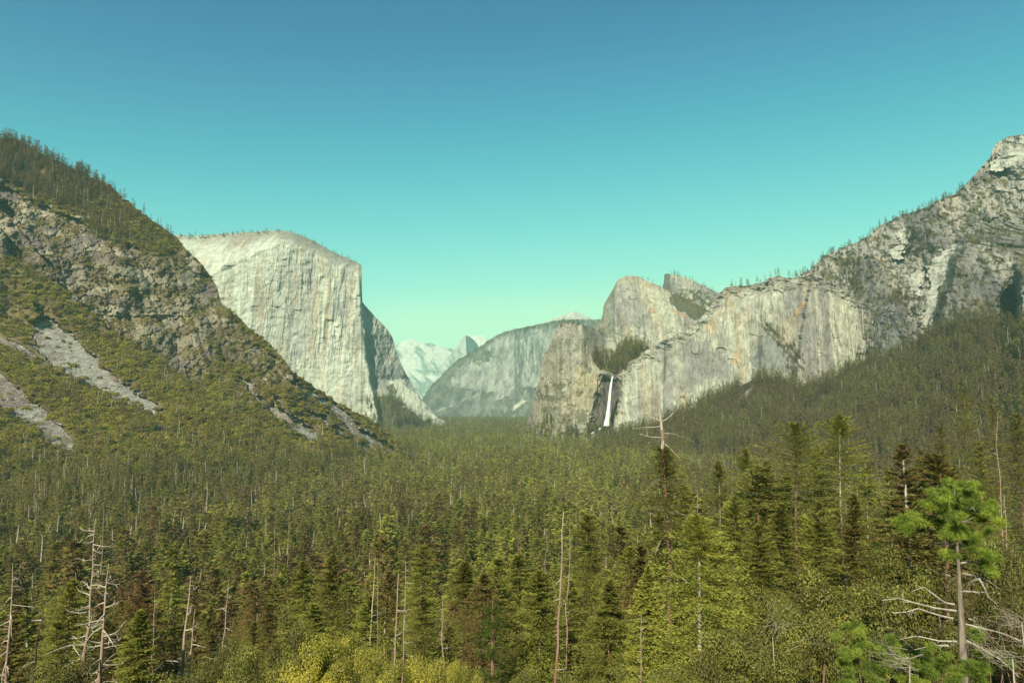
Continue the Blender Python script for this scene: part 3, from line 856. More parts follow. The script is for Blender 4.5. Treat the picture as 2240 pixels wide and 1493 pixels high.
def conifer(seed, h=30., r=4., nb=130, spr=6, per=3, size=.7, base=.18, power=.85, open_=.25, lean=.012, droop=.35, trunk_r=None, k=6, flat=.5, dead_top=0., wid=(.34, .6), sat=1.0):
    """Crown and trunk of a conifer: branches all round the trunk, each carrying sprays of needles."""
    g = np.random.default_rng(seed)
    cl = bent(h, g, lean)
    tr = trunk_r or h * .0125
    crown, trunk = Bag(), Bag()
    zz = np.linspace(0, 1, len(cl))
    trunk.put(*tube(cl, tr * (1 - zz) ** .85 + .025, k))
    t = g.random(nb) ** 1.08
    t = np.sort(np.concatenate([t, np.linspace(.80, .995, max(6, nb // 8))]))
    nb = len(t)
    az = np.arange(nb) * 2.39996 + g.uniform(-.5, .5, nb)
    lob = 1 + open_ * np.sin(az * 2 + g.uniform(0, 6)) * np.sin(t * 9 + g.uniform(0, 6)) + open_ * .7 * g.uniform(-1, 1, nb)
    L = r * (np.clip((1 - t) / sat, 0, 1) ** power * .97 + .03) * np.clip(lob, .25, 1.6)
    L *= np.where(t < .12, .55 + 3.5 * t, 1)
    zt = base + t * (1 - base) * (1 - dead_top)
    O = np.stack([np.interp(zt, zz, cl[:, i]) for i in range(3)], -1)
    up = np.interp(t, [0, .5, .85, 1], [-droop, -droop * .35, .10, .9]) + g.uniform(-.14, .14, nb)
    d = unit(np.stack([np.cos(az), np.sin(az), up], -1))
    keep = g.random(nb) > open_ * .35
    btone = g.uniform(-.22, .22, nb)
    for s_ in range(spr):
        f = (s_ + g.uniform(.1, .9, nb)) / spr
        f = .04 + .96 * f
        for p_ in range(per):
            m = keep & (g.random(nb) < .92)
            n = m.sum()
            pos = O[m] + d[m] * (L[m] * f[m])[:, None]
            pos += np.cross(d[m], [0, 0, 1.]) * (g.uniform(-.34, .34, n) * L[m] * (f[m] + .25) * .8)[:, None]
            pos[:, 2] += -.06 * (L[m] * f[m]) ** 1.5 * droop
            pos += g.normal(0, .12, (n, 3)) * size
            side = np.cross(d[m], [0, 0, 1.])
            dirv = d[m] + side * g.uniform(-1.1, 1.1, n)[:, None] + np.array([0, 0, 1]) * g.uniform(-.35, .45, n)[:, None]
            nrm = np.stack([g.normal(0, flat, n), g.normal(0, flat, n), np.ones(n)], -1)
            ll = size * g.uniform(.6, 1.3, n) * (.55 + .45 * np.minimum(1, L[m] / r * 2.2))
            V, F = diamonds(pos, dirv, np.cross(nrm, dirv), ll, ll * g.uniform(*wid, n))
            crown.put(V, F, btone[m] + g.uniform(-.16, .16, n))
    # leader
    n = 10
    pos = np.repeat(cl[-1:] * 1.0, n, 0) - np.stack([np.zeros(n), np.zeros(n), g.uniform(.0, .05, n) * h + dead_top * h], -1)
    dirv = np.stack([g.normal(0, .45, n), g.normal(0, .45, n), np.ones(n)], -1)
    V, F = diamonds(pos, dirv, g.normal(0, 1, (n, 3)), np.full(n, size * 1.1), np.full(n, size * .3))
    if not dead_top:
        crown.put(V, F, g.uniform(-.1, .2, n))
    return crown, trunk, cl


def leafy(seed, rx, ry, rz, clumps=22, leaves=160, leaf=.35, rc=.36, low=-.35):
    """A broadleaf crown: leaf clumps of uneven size spread through a dome, gaps between them."""
    g = np.random.default_rng(seed)
    bag = Bag()
    c = unit(g.normal(0, 1, (clumps * 3, 3)))
    c = c[c[:, 2] > low][:clumps]
    rad = g.uniform(.45, .92, len(c))
    C = c * rad[:, None] * np.array([rx, ry, rz])
    for i, p in enumerate(C):
        rr = rc * min(rx, rz) * g.uniform(.65, 1.25)
        n = int(leaves * g.uniform(.6, 1.3))
        q = unit(g.normal(0, 1, (n, 3)))
        q = q * (g.random(n) ** .45)[:, None]
        nrm = unit(q + np.array([0, 0, .45]) + g.normal(0, .45, (n, 3)))
        pos = p + q * np.array([rr, rr, rr * .8])
        dirv = np.cross(nrm, g.normal(0, 1, (n, 3)))
        L = leaf * g.uniform(.6, 1.35, n)
        V, F = diamonds(pos, dirv, np.cross(nrm, dirv), L, L * g.uniform(.5, .8, n))
        bag.put(V, F, g.uniform(-.34, .34) + g.uniform(-.18, .18, n))
    return bag, C


def limbs(C, foot, r0, seed, k=5):
    g = np.random.default_rng(seed)
    bag = Bag()
    hub = foot + (C.mean(0) - foot) * .45
    bag.put(*tube([foot, foot * .5 + hub * .5 + g.normal(0, .04, 3), hub], [r0, r0 * .8, r0 * .65], 7))
    for p in C[:14]:
        m = (hub + p) / 2 + g.normal(0, .08, 3) * np.linalg.norm(p - hub)
        bag.put(*tube([hub, m, p], [r0 * .5, r0 * .3, r0 * .1], k))
    return bag


def dead_limb(g, L, az, pitch, curl, r, twigs=3, k=4):
    """One bare bough: starts at the origin, bends by curl, forks into twigs."""
    n = 6
    pts, d = [np.zeros(3)], np.array([math.cos(az) * math.cos(pitch), math.sin(az) * math.cos(pitch), math.sin(pitch)])
    for i in range(n - 1):
        d = unit(d + np.array([0, 0, curl / n]) + g.normal(0, .17, 3))
        pts.append(pts[-1] + d * L / (n - 1))
    pts = np.array(pts)
    bag = Bag().put(*tube(pts, r * np.linspace(1, .28, n), k))
    for _ in range(twigs):
        i = g.integers(2, n)
        e = unit(d * .6 + g.normal(0, .55, 3) + np.array([0, 0, curl * .4])) * L * g.uniform(.15, .4)
        p = pts[i]
        bag.put(*tube([p, p + e * .5 + g.normal(0, .02, 3) * L, p + e], [r * .38, r * .3, r * .15], 3))
    return bag


def instancer(name, label, cat, P, S, idx, tint, variants, rot=None):
    """ONE object of kind stuff that scatters plants over points."""
    me = bpy.data.meshes.new(name)
    me.vertices.add(len(P))
    me.vertices.foreach_set('co', np.asarray(P, np.float32).ravel())
    g = np.random.default_rng(len(P))
    a = me.attributes.new('scl', 'FLOAT_VECTOR', 'POINT'); a.data.foreach_set('vector', np.asarray(S, np.float32).ravel())
    a = me.attributes.new('kind_of', 'INT', 'POINT'); a.data.foreach_set('value', np.asarray(idx, np.int32))
    a = me.attributes.new('tint', 'FLOAT', 'POINT'); a.data.foreach_set('value', np.asarray(tint, np.float32))
    ro = np.zeros((len(P), 3), np.float32)
    ro[:, 2] = g.uniform(0, 6.283, len(P))
    ro[:, :2] = g.normal(0, .03, (len(P), 2))
    a = me.attributes.new('turn', 'FLOAT_VECTOR', 'POINT'); a.data.foreach_set('vector', ro.ravel())
    o = tag(add(name, me), label, cat, None, 'stuff')
    col = bpy.data.collections.new(name + "_kinds")
    for i, m in enumerate(variants):
        v = bpy.data.objects.new("%s_kind_%02d" % (name, i), m)
        col.objects.link(v)
    ng = bpy.data.node_groups.new(name, 'GeometryNodeTree')
    ng.interface.new_socket("Geometry", in_out='INPUT', socket_type='NodeSocketGeometry')
    ng.interface.new_socket("Geometry", in_out='OUTPUT', socket_type='NodeSocketGeometry')
    n, l = ng.nodes, ng.links
    gi, go = n.new('NodeGroupInput'), n.new('NodeGroupOutput')
    ci = n.new('GeometryNodeCollectionInfo')
    ci.inputs['Collection'].default_value = col
    ci.inputs['Separate Children'].default_value = True
    ci.inputs['Reset Children'].default_value = True
    ip = n.new('GeometryNodeInstanceOnPoints')
    ip.inputs['Pick Instance'].default_value = True

    def na(nm, ty):
        q = n.new('GeometryNodeInputNamedAttribute')
        q.data_type = ty
        q.inputs['Name'].default_value = nm
        return next(s for s in q.outputs if s.enabled and s.name == 'Attribute')
    l.new(gi.outputs[0], ip.inputs['Points']); l.new(ci.outputs[0], ip.inputs['Instance'])
    l.new(na('kind_of', 'INT'), ip.inputs['Instance Index'])
    er = n.new('FunctionNodeEulerToRotation')
    l.new(na('turn', 'FLOAT_VECTOR'), er.inputs[0]); l.new(er.outputs[0], ip.inputs['Rotation'])
    l.new(na('scl', 'FLOAT_VECTOR'), ip.inputs['Scale'])
    l.new(ip.outputs[0], go.inputs[0])
    md = o.modifiers.new("scatter", 'NODES')
    md.node_group = ng
    return o


def whole(crown, trunk, name, leaf, bark):
    b = Bag()
    for V, F, T in zip(crown.V, crown.F, crown.T):
        pass
    b.V, b.F, b.T, b.M, b.n = crown.V + trunk.V, crown.F + [f + crown.n for f in trunk.F], crown.T + trunk.T, crown.M + [m * 0 + 1 for m in trunk.M], crown.n + trunk.n
    return b.mesh(name, [leaf, bark])


# ------------------------------------------------------------------ the forest as a mass (everything beyond the 300 nearest conifers)
FAR_CON = []
for i in range(7):
    r_ = (3.0, 3.6, 2.5, 4.2, 3.2, 2.8, 3.8)[i]
    FAR_CON.append(whole(*conifer(100 + i, 30, r_, nb=46, spr=3, per=1, size=2.0, base=(.1, .2, .28, .15, .35, .2, .3)[i], open_=.35, k=4, flat=.7, droop=.3)[:2], "far_conifer", CONIFER, BARK))
MID_CON = []
for i in range(8):
    r_ = (3.2, 3.9, 2.7, 4.4, 3.4, 3.0, 4.0, 3.5)[i]
    MID_CON.append(conifer(200 + i, 30, r_, nb=120, spr=5, per=2, size=1.05, base=(.12, .2, .3, .15, .36, .22, .3, .1)[i], open_=.38, k=5, flat=.6, droop=.35, sat=(.6, .45, .8, .55, .4, .9, .5, .7)[i], power=.8)[:2])
MID_WHOLE = [whole(c, t, "forest_conifer", CONIFER, BARK) for c, t in MID_CON]


def far_snag(seed, h=28, n=26, twig=True, bark=GREYWOOD):
    g = np.random.default_rng(seed)
    cl = bent(h, g, .03)
    b = Bag().put(*tube(cl, h * .011 * (1 - np.linspace(0, 1, 9)) ** .7 + .06, 5), m=1)
    c = Bag()
    for i in range(n):
        t = g.uniform(.25, .97)
        q = dead_limb(g, (1 - t) * 3.2 + .5, g.uniform(0, 6.28), g.uniform(-.5, .1), g.uniform(-.4, .7), .05, 2, 3)
        o = np.array([np.interp(t * h, cl[:, 2], cl[:, k]) for k in (0, 1)] + [t * h])
        for V, F in zip(q.V, q.F):
            pass
        V = np.concatenate(q.V) + o
        c.put(V, np.concatenate(q.F))
    return whole(c, b, "bare_tree", GREYTWIG if twig else bark, bark)


SNAGS_FAR = [far_snag(300 + i, 26 + 2 * i, (40, 14, 60, 6)[i]) for i in range(4)]
BUSH = []
for i in range(6):
    bg_, C_ = leafy(400 + i, 3.4, 3.4, 2.6, clumps=14, leaves=20, leaf=1.15, rc=.45, low=-.1)
    BUSH.append(bg_.mesh("brush_clump", [SHRUB]))
BROAD = []
for i in range(4):
    bg_, C_ = leafy(420 + i, 4.0, 4.0, 4.2, clumps=20, leaves=26, leaf=1.1, rc=.42, low=-.6)
    for q in range(len(bg_.V)):
        bg_.V[q] = bg_.V[q] + np.array([0, 0, 5.5])
    tk = Bag().put(*tube([[0, 0, 0], [.2, 0, 3], [0, .2, 6]], [.35, .28, .15], 5))
    BROAD.append(whole(bg_, tk, "round_tree", SHRUB, BARK))

pts, g_ = [], np.random.default_rng(21)
NEAR_R = 215.0
for (d0, d1, per) in ((NEAR_R, 700, 82.), (700, 1300, 88.), (1300, 2300, 115.), (2300, 3600, 200.), (3600, 6200, 330.)):
    n = int(.95 * (d1 * d1 - d0 * d0) / per)
    y = np.sqrt(g_.uniform(d0 * d0, d1 * d1, n))
    x = y * g_.uniform(-.98, .92, n)
    P = np.stack([x, y, ground(x, y)], -1)
    px_, py_ = pix(P)
    ok = (px_ > -330) & (px_ < 2480)
    ok &= ~((px_ < 932) & (y > line_d(LH_BD, px_) + 30) & ~((px_ > 815) & (y > line_d(LH_TD, px_) + 60)))
    ok &= ~((px_ > 1290) & (y > line_d([(1290, 1900), (1380, 1850), (1600, 1560), (1900, 1050), (2240, 610), (2420, 520)], px_) + 30))
    ok &= ~((px_ > 1172) & (y > 2420)) & ~((px_ < 932) & (y > 3400))
    ok &= fbm(x / 45, y / 45, 5, 3) > np.where(y < 2600, -.38, -.7)                               # small clearings
    pts.append(P[ok])
P = np.concatenate(pts)
# below the monolith and along its dark apron
s_ = SURF['monolith']
P = np.concatenate([P, grow('monolith', .006 * inside(s_['px'], s_['py'], EC_DARK, 5, 9) * (1 - inside(s_['px'], s_['py'], EC_SLAB, 7, 8)), 5)])
s_ = SURF['falls']
P = np.concatenate([P, grow('falls', .016 * inside(s_['px'], s_['py'], VEG_B, 7, 5) + .02 * inside(s_['px'], s_['py'], [(1140, 965), (1150, 945), (1200, 925), (1230, 945), (1280, 950), (1320, 936), (1350, 925), (1380, 930), (1470, 900), (1470, 980), (1140, 980)], 5, 2), 6)])


def skyline(key, x0, x1, step, seed, rows=3):
    s = SURF[key]
    g = np.random.default_rng(seed)
    m = (s['px'][0] > x0) & (s['px'][0] < x1)
    ids = np.nonzero(m)[0]
    n = int((x1 - x0) / step)
    return s['P'][-1 - g.integers(0, rows, n), g.choice(ids, n)]


P_ridge = np.concatenate([skyline('monolith', 385, 780, 2.6, 1, 8), skyline('ridge', 930, 1330, 1.1, 2, 14), skyline('tower', 1400, 1560, 9, 3), skyline('spire', 1456, 1600, 6, 4), skyline('wall', 1590, 1760, 7, 5), skyline('right', 1745, 2110, 3.6, 6, 10), skyline('falls', 1225, 1420, 5, 7, 8)])
F_ = np.concatenate([P, P_ridge])
nF, nR = len(F_), len(P_ridge)
dist = np.hypot(F_[:, 0], F_[:, 1])
patch = fbm(F_[:, 0] / 110, F_[:, 1] / 110, 31, 4)
tint = np.clip(.50 + .26 * patch + g_.normal(0, .23, nF), .0, .98)
sz = (.45 + .95 * g_.random(nF) ** .8) * np.where(g_.random(nF) > .95, 1.45, 1.) * np.interp(dist, [200, 600, 1500, 3000], [.85, 1.0, 1.15, 1.2])
sz[-nR:] = g_.uniform(.5, .95, nR)
pxF, pyF = pix(F_)
tint = np.clip(tint - .02 + .16 * sstep(700, 1000, pxF) * sstep(1500, 1200, pxF) * sstep(930, 980, pyF) + .10 * fbm(pxF / 130, pyF / 40, 71, 3), 0, .98)
idx = np.where(dist < 800, 7 + g_.integers(0, 8, nF), g_.integers(0, 7, nF))
rnd = g_.random(nF)
broadP = np.where((pxF < 700) & (dist > 300), .35, .10) * (patch < .3)
idx = np.where(rnd < broadP, 19 + g_.integers(0, 4, nF), idx)
idx = np.where((rnd > .93) & (dist > 350), 15 + g_.integers(0, 4, nF), idx)
S = np.stack([sz ** .7 * g_.uniform(1.3, 2.1, nF)] * 2 + [sz], -1)
instancer("forest", "dense conifer forest filling the valley floor beyond the nearest trees", "forest", F_, S, idx, tint, FAR_CON + MID_WHOLE + SNAGS_FAR + BROAD)

# wooded slope on the right, and trees on the ledges above it
s_ = SURF['forested']
rockgap = inside(s_['px'], s_['py'], [(1605, 880), (1625, 862), (1650, 845), (1645, 865), (1625, 885)], 4, 2)
P1 = grow('forested', .017 * (1 - rockgap) * (fbm(s_['px'] / 40, s_['py'] / 25, 9, 3) > -.55), 8)
s_ = SURF['right']
P2 = grow('right', .022 * inside(s_['px'], s_['py'], [(1845, 575), (1880, 570), (1885, 640), (1860, 650), (1850, 610)], 5) + .016 * inside(s_['px'], s_['py'], [(1985, 500), (2030, 515), (2025, 550), (1980, 548)], 4) + .012 * inside(s_['px'], s_['py'], [(1900, 650), (1990, 640), (2010, 690), (1950, 660)], 5) + .0022 * (s_['py'] > 430) * (1 - rm_slab(s_['px'], s_['py'])), 9)
P3 = grow('wall', .02 * inside(SURF['wall']['px'], SURF['wall']['py'], [(1665, 700), (1680, 705), (1765, 780), (1770, 850), (1740, 850), (1700, 760)], 5), 10)
W = np.concatenate([P1, P2, P3])
n1, nW = len(P1), len(W)
dist = np.hypot(W[:, 0], W[:, 1])
tint = np.clip(.36 + .2 * fbm(W[:, 0] / 120, W[:, 1] / 120, 33, 4) + g_.normal(0, .18, nW), 0, .9)
sz = np.where(np.arange(nW) < n1, .5 + .95 * g_.random(nW), g_.uniform(.4, .8, nW))
idx = np.where(dist < 900, 7 + g_.integers(0, 8, nW), g_.integers(0, 7, nW))
idx = np.where(g_.random(nW) > .95, 15 + g_.integers(0, 4, nW), idx)
instancer("slope_forest", "dark conifer forest climbing the wooded slope on the right", "forest", W, np.stack([sz ** .7 * g_.uniform(1.2, 1.9, nW)] * 2 + [sz], -1), idx, tint, FAR_CON + MID_WHOLE + SNAGS_FAR)

# brush on the left hill, the stand of conifers along its crest, scattered conifers low on it
s_ = SURF['left']
X_, Z_ = s_['P'][..., 0], s_['P'][..., 2]
sc, rk, bare, veg = lh_parts(s_['px'], s_['py'], X_, Z_)
on_sc = sc.copy()
for _k in range(3):
    on_sc[1:-1, 1:-1] = np.maximum.reduce([on_sc[1:-1, 1:-1], on_sc[:-2, 1:-1], on_sc[2:, 1:-1], on_sc[1:-1, :-2], on_sc[1:-1, 2:]])
lowf = sstep(930, 1080, s_['py'])
crest = inside(s_['px'], s_['py'], [(-480, 170), (-140, 262), (0, 290), (110, 335), (225, 390), (240, 420), (150, 455), (60, 425), (0, 395), (-140, 365), (-480, 290)], 8, 3)
gapn = fbm(s_['px'] / 26, s_['py'] / 18, 66, 4)
dens_b = .031 * (1 - on_sc) * (1 - rk) * (gapn > -.75) + .020 * rk * (1 - bare) + .0008 * rk
B1 = grow('left', dens_b * (1 - .35 * lowf) * (1 - .75 * crest) + .0016 * on_sc, 12)
nB = len(B1)
tintb = np.clip(.50 + .22 * fbm(B1[:, 0] / 60, B1[:, 2] / 40, 35, 4) + g_.normal(0, .20, nB), 0, .98)
pxb, pyb = pix(B1)
sb = (.55 + 1.9 * g_.random(nB) ** 1.8) * np.where(inside(pxb, pyb, LH_ROCK) > 0, .55, 1.)
instancer("shrubbery", "olive brush and small oaks blanketing the steep hill between the scree chutes", "shrubs", B1, np.stack([sb * g_.uniform(.8, 1.25, nB)] * 2 + [sb * g_.uniform(.75, 1.15, nB)], -1), g_.integers(0, 6, nB), tintb, BUSH)
C1 = grow('left', .011 * lowf * (1 - on_sc) + .021 * crest * (fbm(s_['px'] / 22, s_['py'] / 16, 67, 4) > -.45) + .0018 * (1 - rk) * (1 - on_sc) + .0045 * inside(s_['px'], s_['py'], [(0, 395), (60, 425), (240, 420), (300, 480), (270, 560), (150, 470)], 12), 13)
nC = len(C1)
pxc, pyc = pix(C1)
upper = pyc < 620
sz = np.where(upper, g_.uniform(.7, 1.2, nC), g_.uniform(.55, 1.1, nC))
idx = np.where(np.hypot(C1[:, 0], C1[:, 1]) < 900, 7 + g_.integers(0, 8, nC), g_.integers(0, 7, nC))
idx = np.where(g_.random(nC) > .88, 15 + g_.integers(0, 4, nC), idx)
tintc = np.clip(np.where(upper, .15, .46) + g_.normal(0, .13, nC), 0, .9)
instancer("hill_forest", "scattered conifers and bare grey trees standing on the brushy left hill", "forest", C1, np.stack([sz ** .7 * g_.uniform(1.1, 1.7, nC)] * 2 + [sz], -1), idx, tintc, FAR_CON + MID_WHOLE + SNAGS_FAR)

# boulders in the scree chutes
ROCKS = []
for i in range(4):
    g = np.random.default_rng(500 + i)
    q = unit(g.normal(0, 1, (9, 3))) * g.uniform(.7, 1.1, (9, 1)) * np.array([1, 1, .7])
    from mathutils import geometry as _geo
    import bmesh
    bm = bmesh.new()
    for p in q:
        bm.verts.new(p)
    bmesh.ops.convex_hull(bm, input=bm.verts)
    me_ = bpy.data.meshes.new("boulder")
    bm.to_mesh(me_); bm.free()
    me_.materials.append(mat_plain("scree_stone_%d" % i, (.22, .18, .165), (.42, .38, .33), .3) if i == 0 else ROCKS[0].materials[0])
    ROCKS.append(me_)
B2 = grow('left', .022 * sc, 14)
sr = g_.random(len(B2)) ** 3 * 2.6 + .7
instancer("rubble", "broken boulders lying in the grey scree chutes of the left hill", "boulders", B2, np.stack([sr] * 3, -1), g_.integers(0, 4, len(B2)), g_.random(len(B2)), ROCKS)

# low brush under the near trees
n = 2600
y = np.sqrt(g_.uniform(36 ** 2, NEAR_R ** 2, n)); x = y * g_.uniform(-.85, .85, n)
su = g_.uniform(.35, .9, n)
instancer("undergrowth", "low brown-green brush covering the slope under the nearest trees", "undergrowth", np.stack([x, y, ground(x, y)], -1), np.stack([su, su, su], -1), g_.integers(0, 6, n), np.clip(g_.normal(.3, .15, n), 0, .8), BUSH)
print("COUNTS forest", nF, "slope", nW, "shrubs", nB, "hill", nC, "rubble", len(B2))

# ------------------------------------------------------------------ waterfall
def waterfall():
    g = np.random.default_rng(61)
    m, n, l, out = new_mat("white_water")
    b = n.new('ShaderNodeBsdfPrincipled')
    nz = noise_node(n, l, .12, 6, .7, stretch=(1, 1, .12))
    cr = ramp(n, [(.3, (.62, .66, .62)), (.62, (.90, .93, .88))])
    l.new(nz.outputs['Fac'], cr.inputs[0]); l.new(cr.outputs[0], b.inputs['Base Color'])
    b.inputs['Roughness'].default_value = .6
    tr = n.new('ShaderNodeBsdfTransparent')
    ms = n.new('ShaderNodeMixShader')
    nz2 = noise_node(n, l, .35, 5, .7, stretch=(1, 1, .10))
    to = n.new('ShaderNodeAttribute'); to.attribute_name = 'tone'
    sb_ = n.new('ShaderNodeMath'); sb_.operation = 'ADD'
    mr = n.new('ShaderNodeMapRange')
    mr.inputs['From Min'].default_value, mr.inputs['From Max'].default_value = .55, .95
    l.new(nz2.outputs['Fac'], sb_.inputs[0]); l.new(to.outputs['Fac'], sb_.inputs[1]); l.new(sb_.outputs[0], mr.inputs['Value'])
    l.new(mr.outputs[0], ms.inputs[0]); l.new(b.outputs[0], ms.inputs[1]); l.new(tr.outputs[0], ms.inputs[2])
    l.new(ms.outputs[0], out.inputs[0])
    ds = SURF['falls']
    D = 2415.
    bag = Bag()
    line = [(822, 1341), (830, 1338.5), (845, 1336), (865, 1334), (890, 1331.5), (910, 1329.5), (931, 1327)]
    ys = np.linspace(822, 931, 40)
    cx = np.interp(ys, *zip(*line))
    for k in range(44):
        off = np.clip(g.normal(0, 1) * .30, -.6, .6)
        w = np.interp(ys, [822, 840, 880, 915, 931], [1.6, 2.8, 5.0, 8.6, 13.])
        n0 = g.integers(0, 6) if k > 7 else 0
        n1 = 40 - (g.integers(0, 22) if k > 12 else 0)
        xs = cx + off * w + .5 * fbs(ys / 12, ys * 0 + k, k, 3)
        P = at(xs, ys, D - 6 * np.sin((ys - 822) / 109 * 1.5) + g.uniform(-5, 5))
        rad = np.interp(ys, [822, 850, 931], [1.2, 1.6, 2.3]) * g.uniform(.6, 1.2)
        bag.put(*tube(P[n0:n1], rad[n0:n1], 6), min(.5, abs(off) * .75))
    for (x, y, r) in ((1312, 938, .9), (1297, 947, 1.3)):
        for q in range(2):
            P = at(x + g.normal(0, 1.6) + np.array([2.5, 0, -2.5]), y + g.normal(0, .8) + np.array([-1.4, 0, 1.4]), D - 45 + g.uniform(-4, 4))
            bag.put(*tube(P, [r * .5, r, r * .4], 5))
    tag(add("falling_water", bag.mesh("falling_water", [m], True)), "slender white waterfall dropping down the dark wet recess of the cliff", "waterfall", None, 'structure')


waterfall()

# ------------------------------------------------------------------ trees with an identity of their own
HEROES = []        # (short phrase, px, py): landmarks that other labels may refer to


def root(name, label, cat, loc, group=None, tint=None, rz=0.):
    o = bpy.data.objects.new(name, None)
    COL.objects.link(o)
    o.location = loc
    o.rotation_euler = (0, 0, rz)
    o.empty_display_size = 1
    if tint is not None:
        o['tint'] = tint
    return tag(o, label, cat, group)


def part(name, me, parent, tint=None):
    o = add(name, me, parent)
    if tint is not None:
        o['tint'] = tint
    return o


def foot_of(px, py, D, base_px=None):
    """Tree whose tip shows at (px, py), D metres ahead, standing on the ground under it: foot and height."""
    t = at(px, py, D)
    z = float(ground(t[0], t[1]))
    return np.array([t[0], t[1], z]), float(t[2] - z)


TREES = 'nearest conifers in front of the valley forest'
DEAD = 'bare dead trees standing in the forest'
OAKS = 'leafy oaks at the foot of the view'

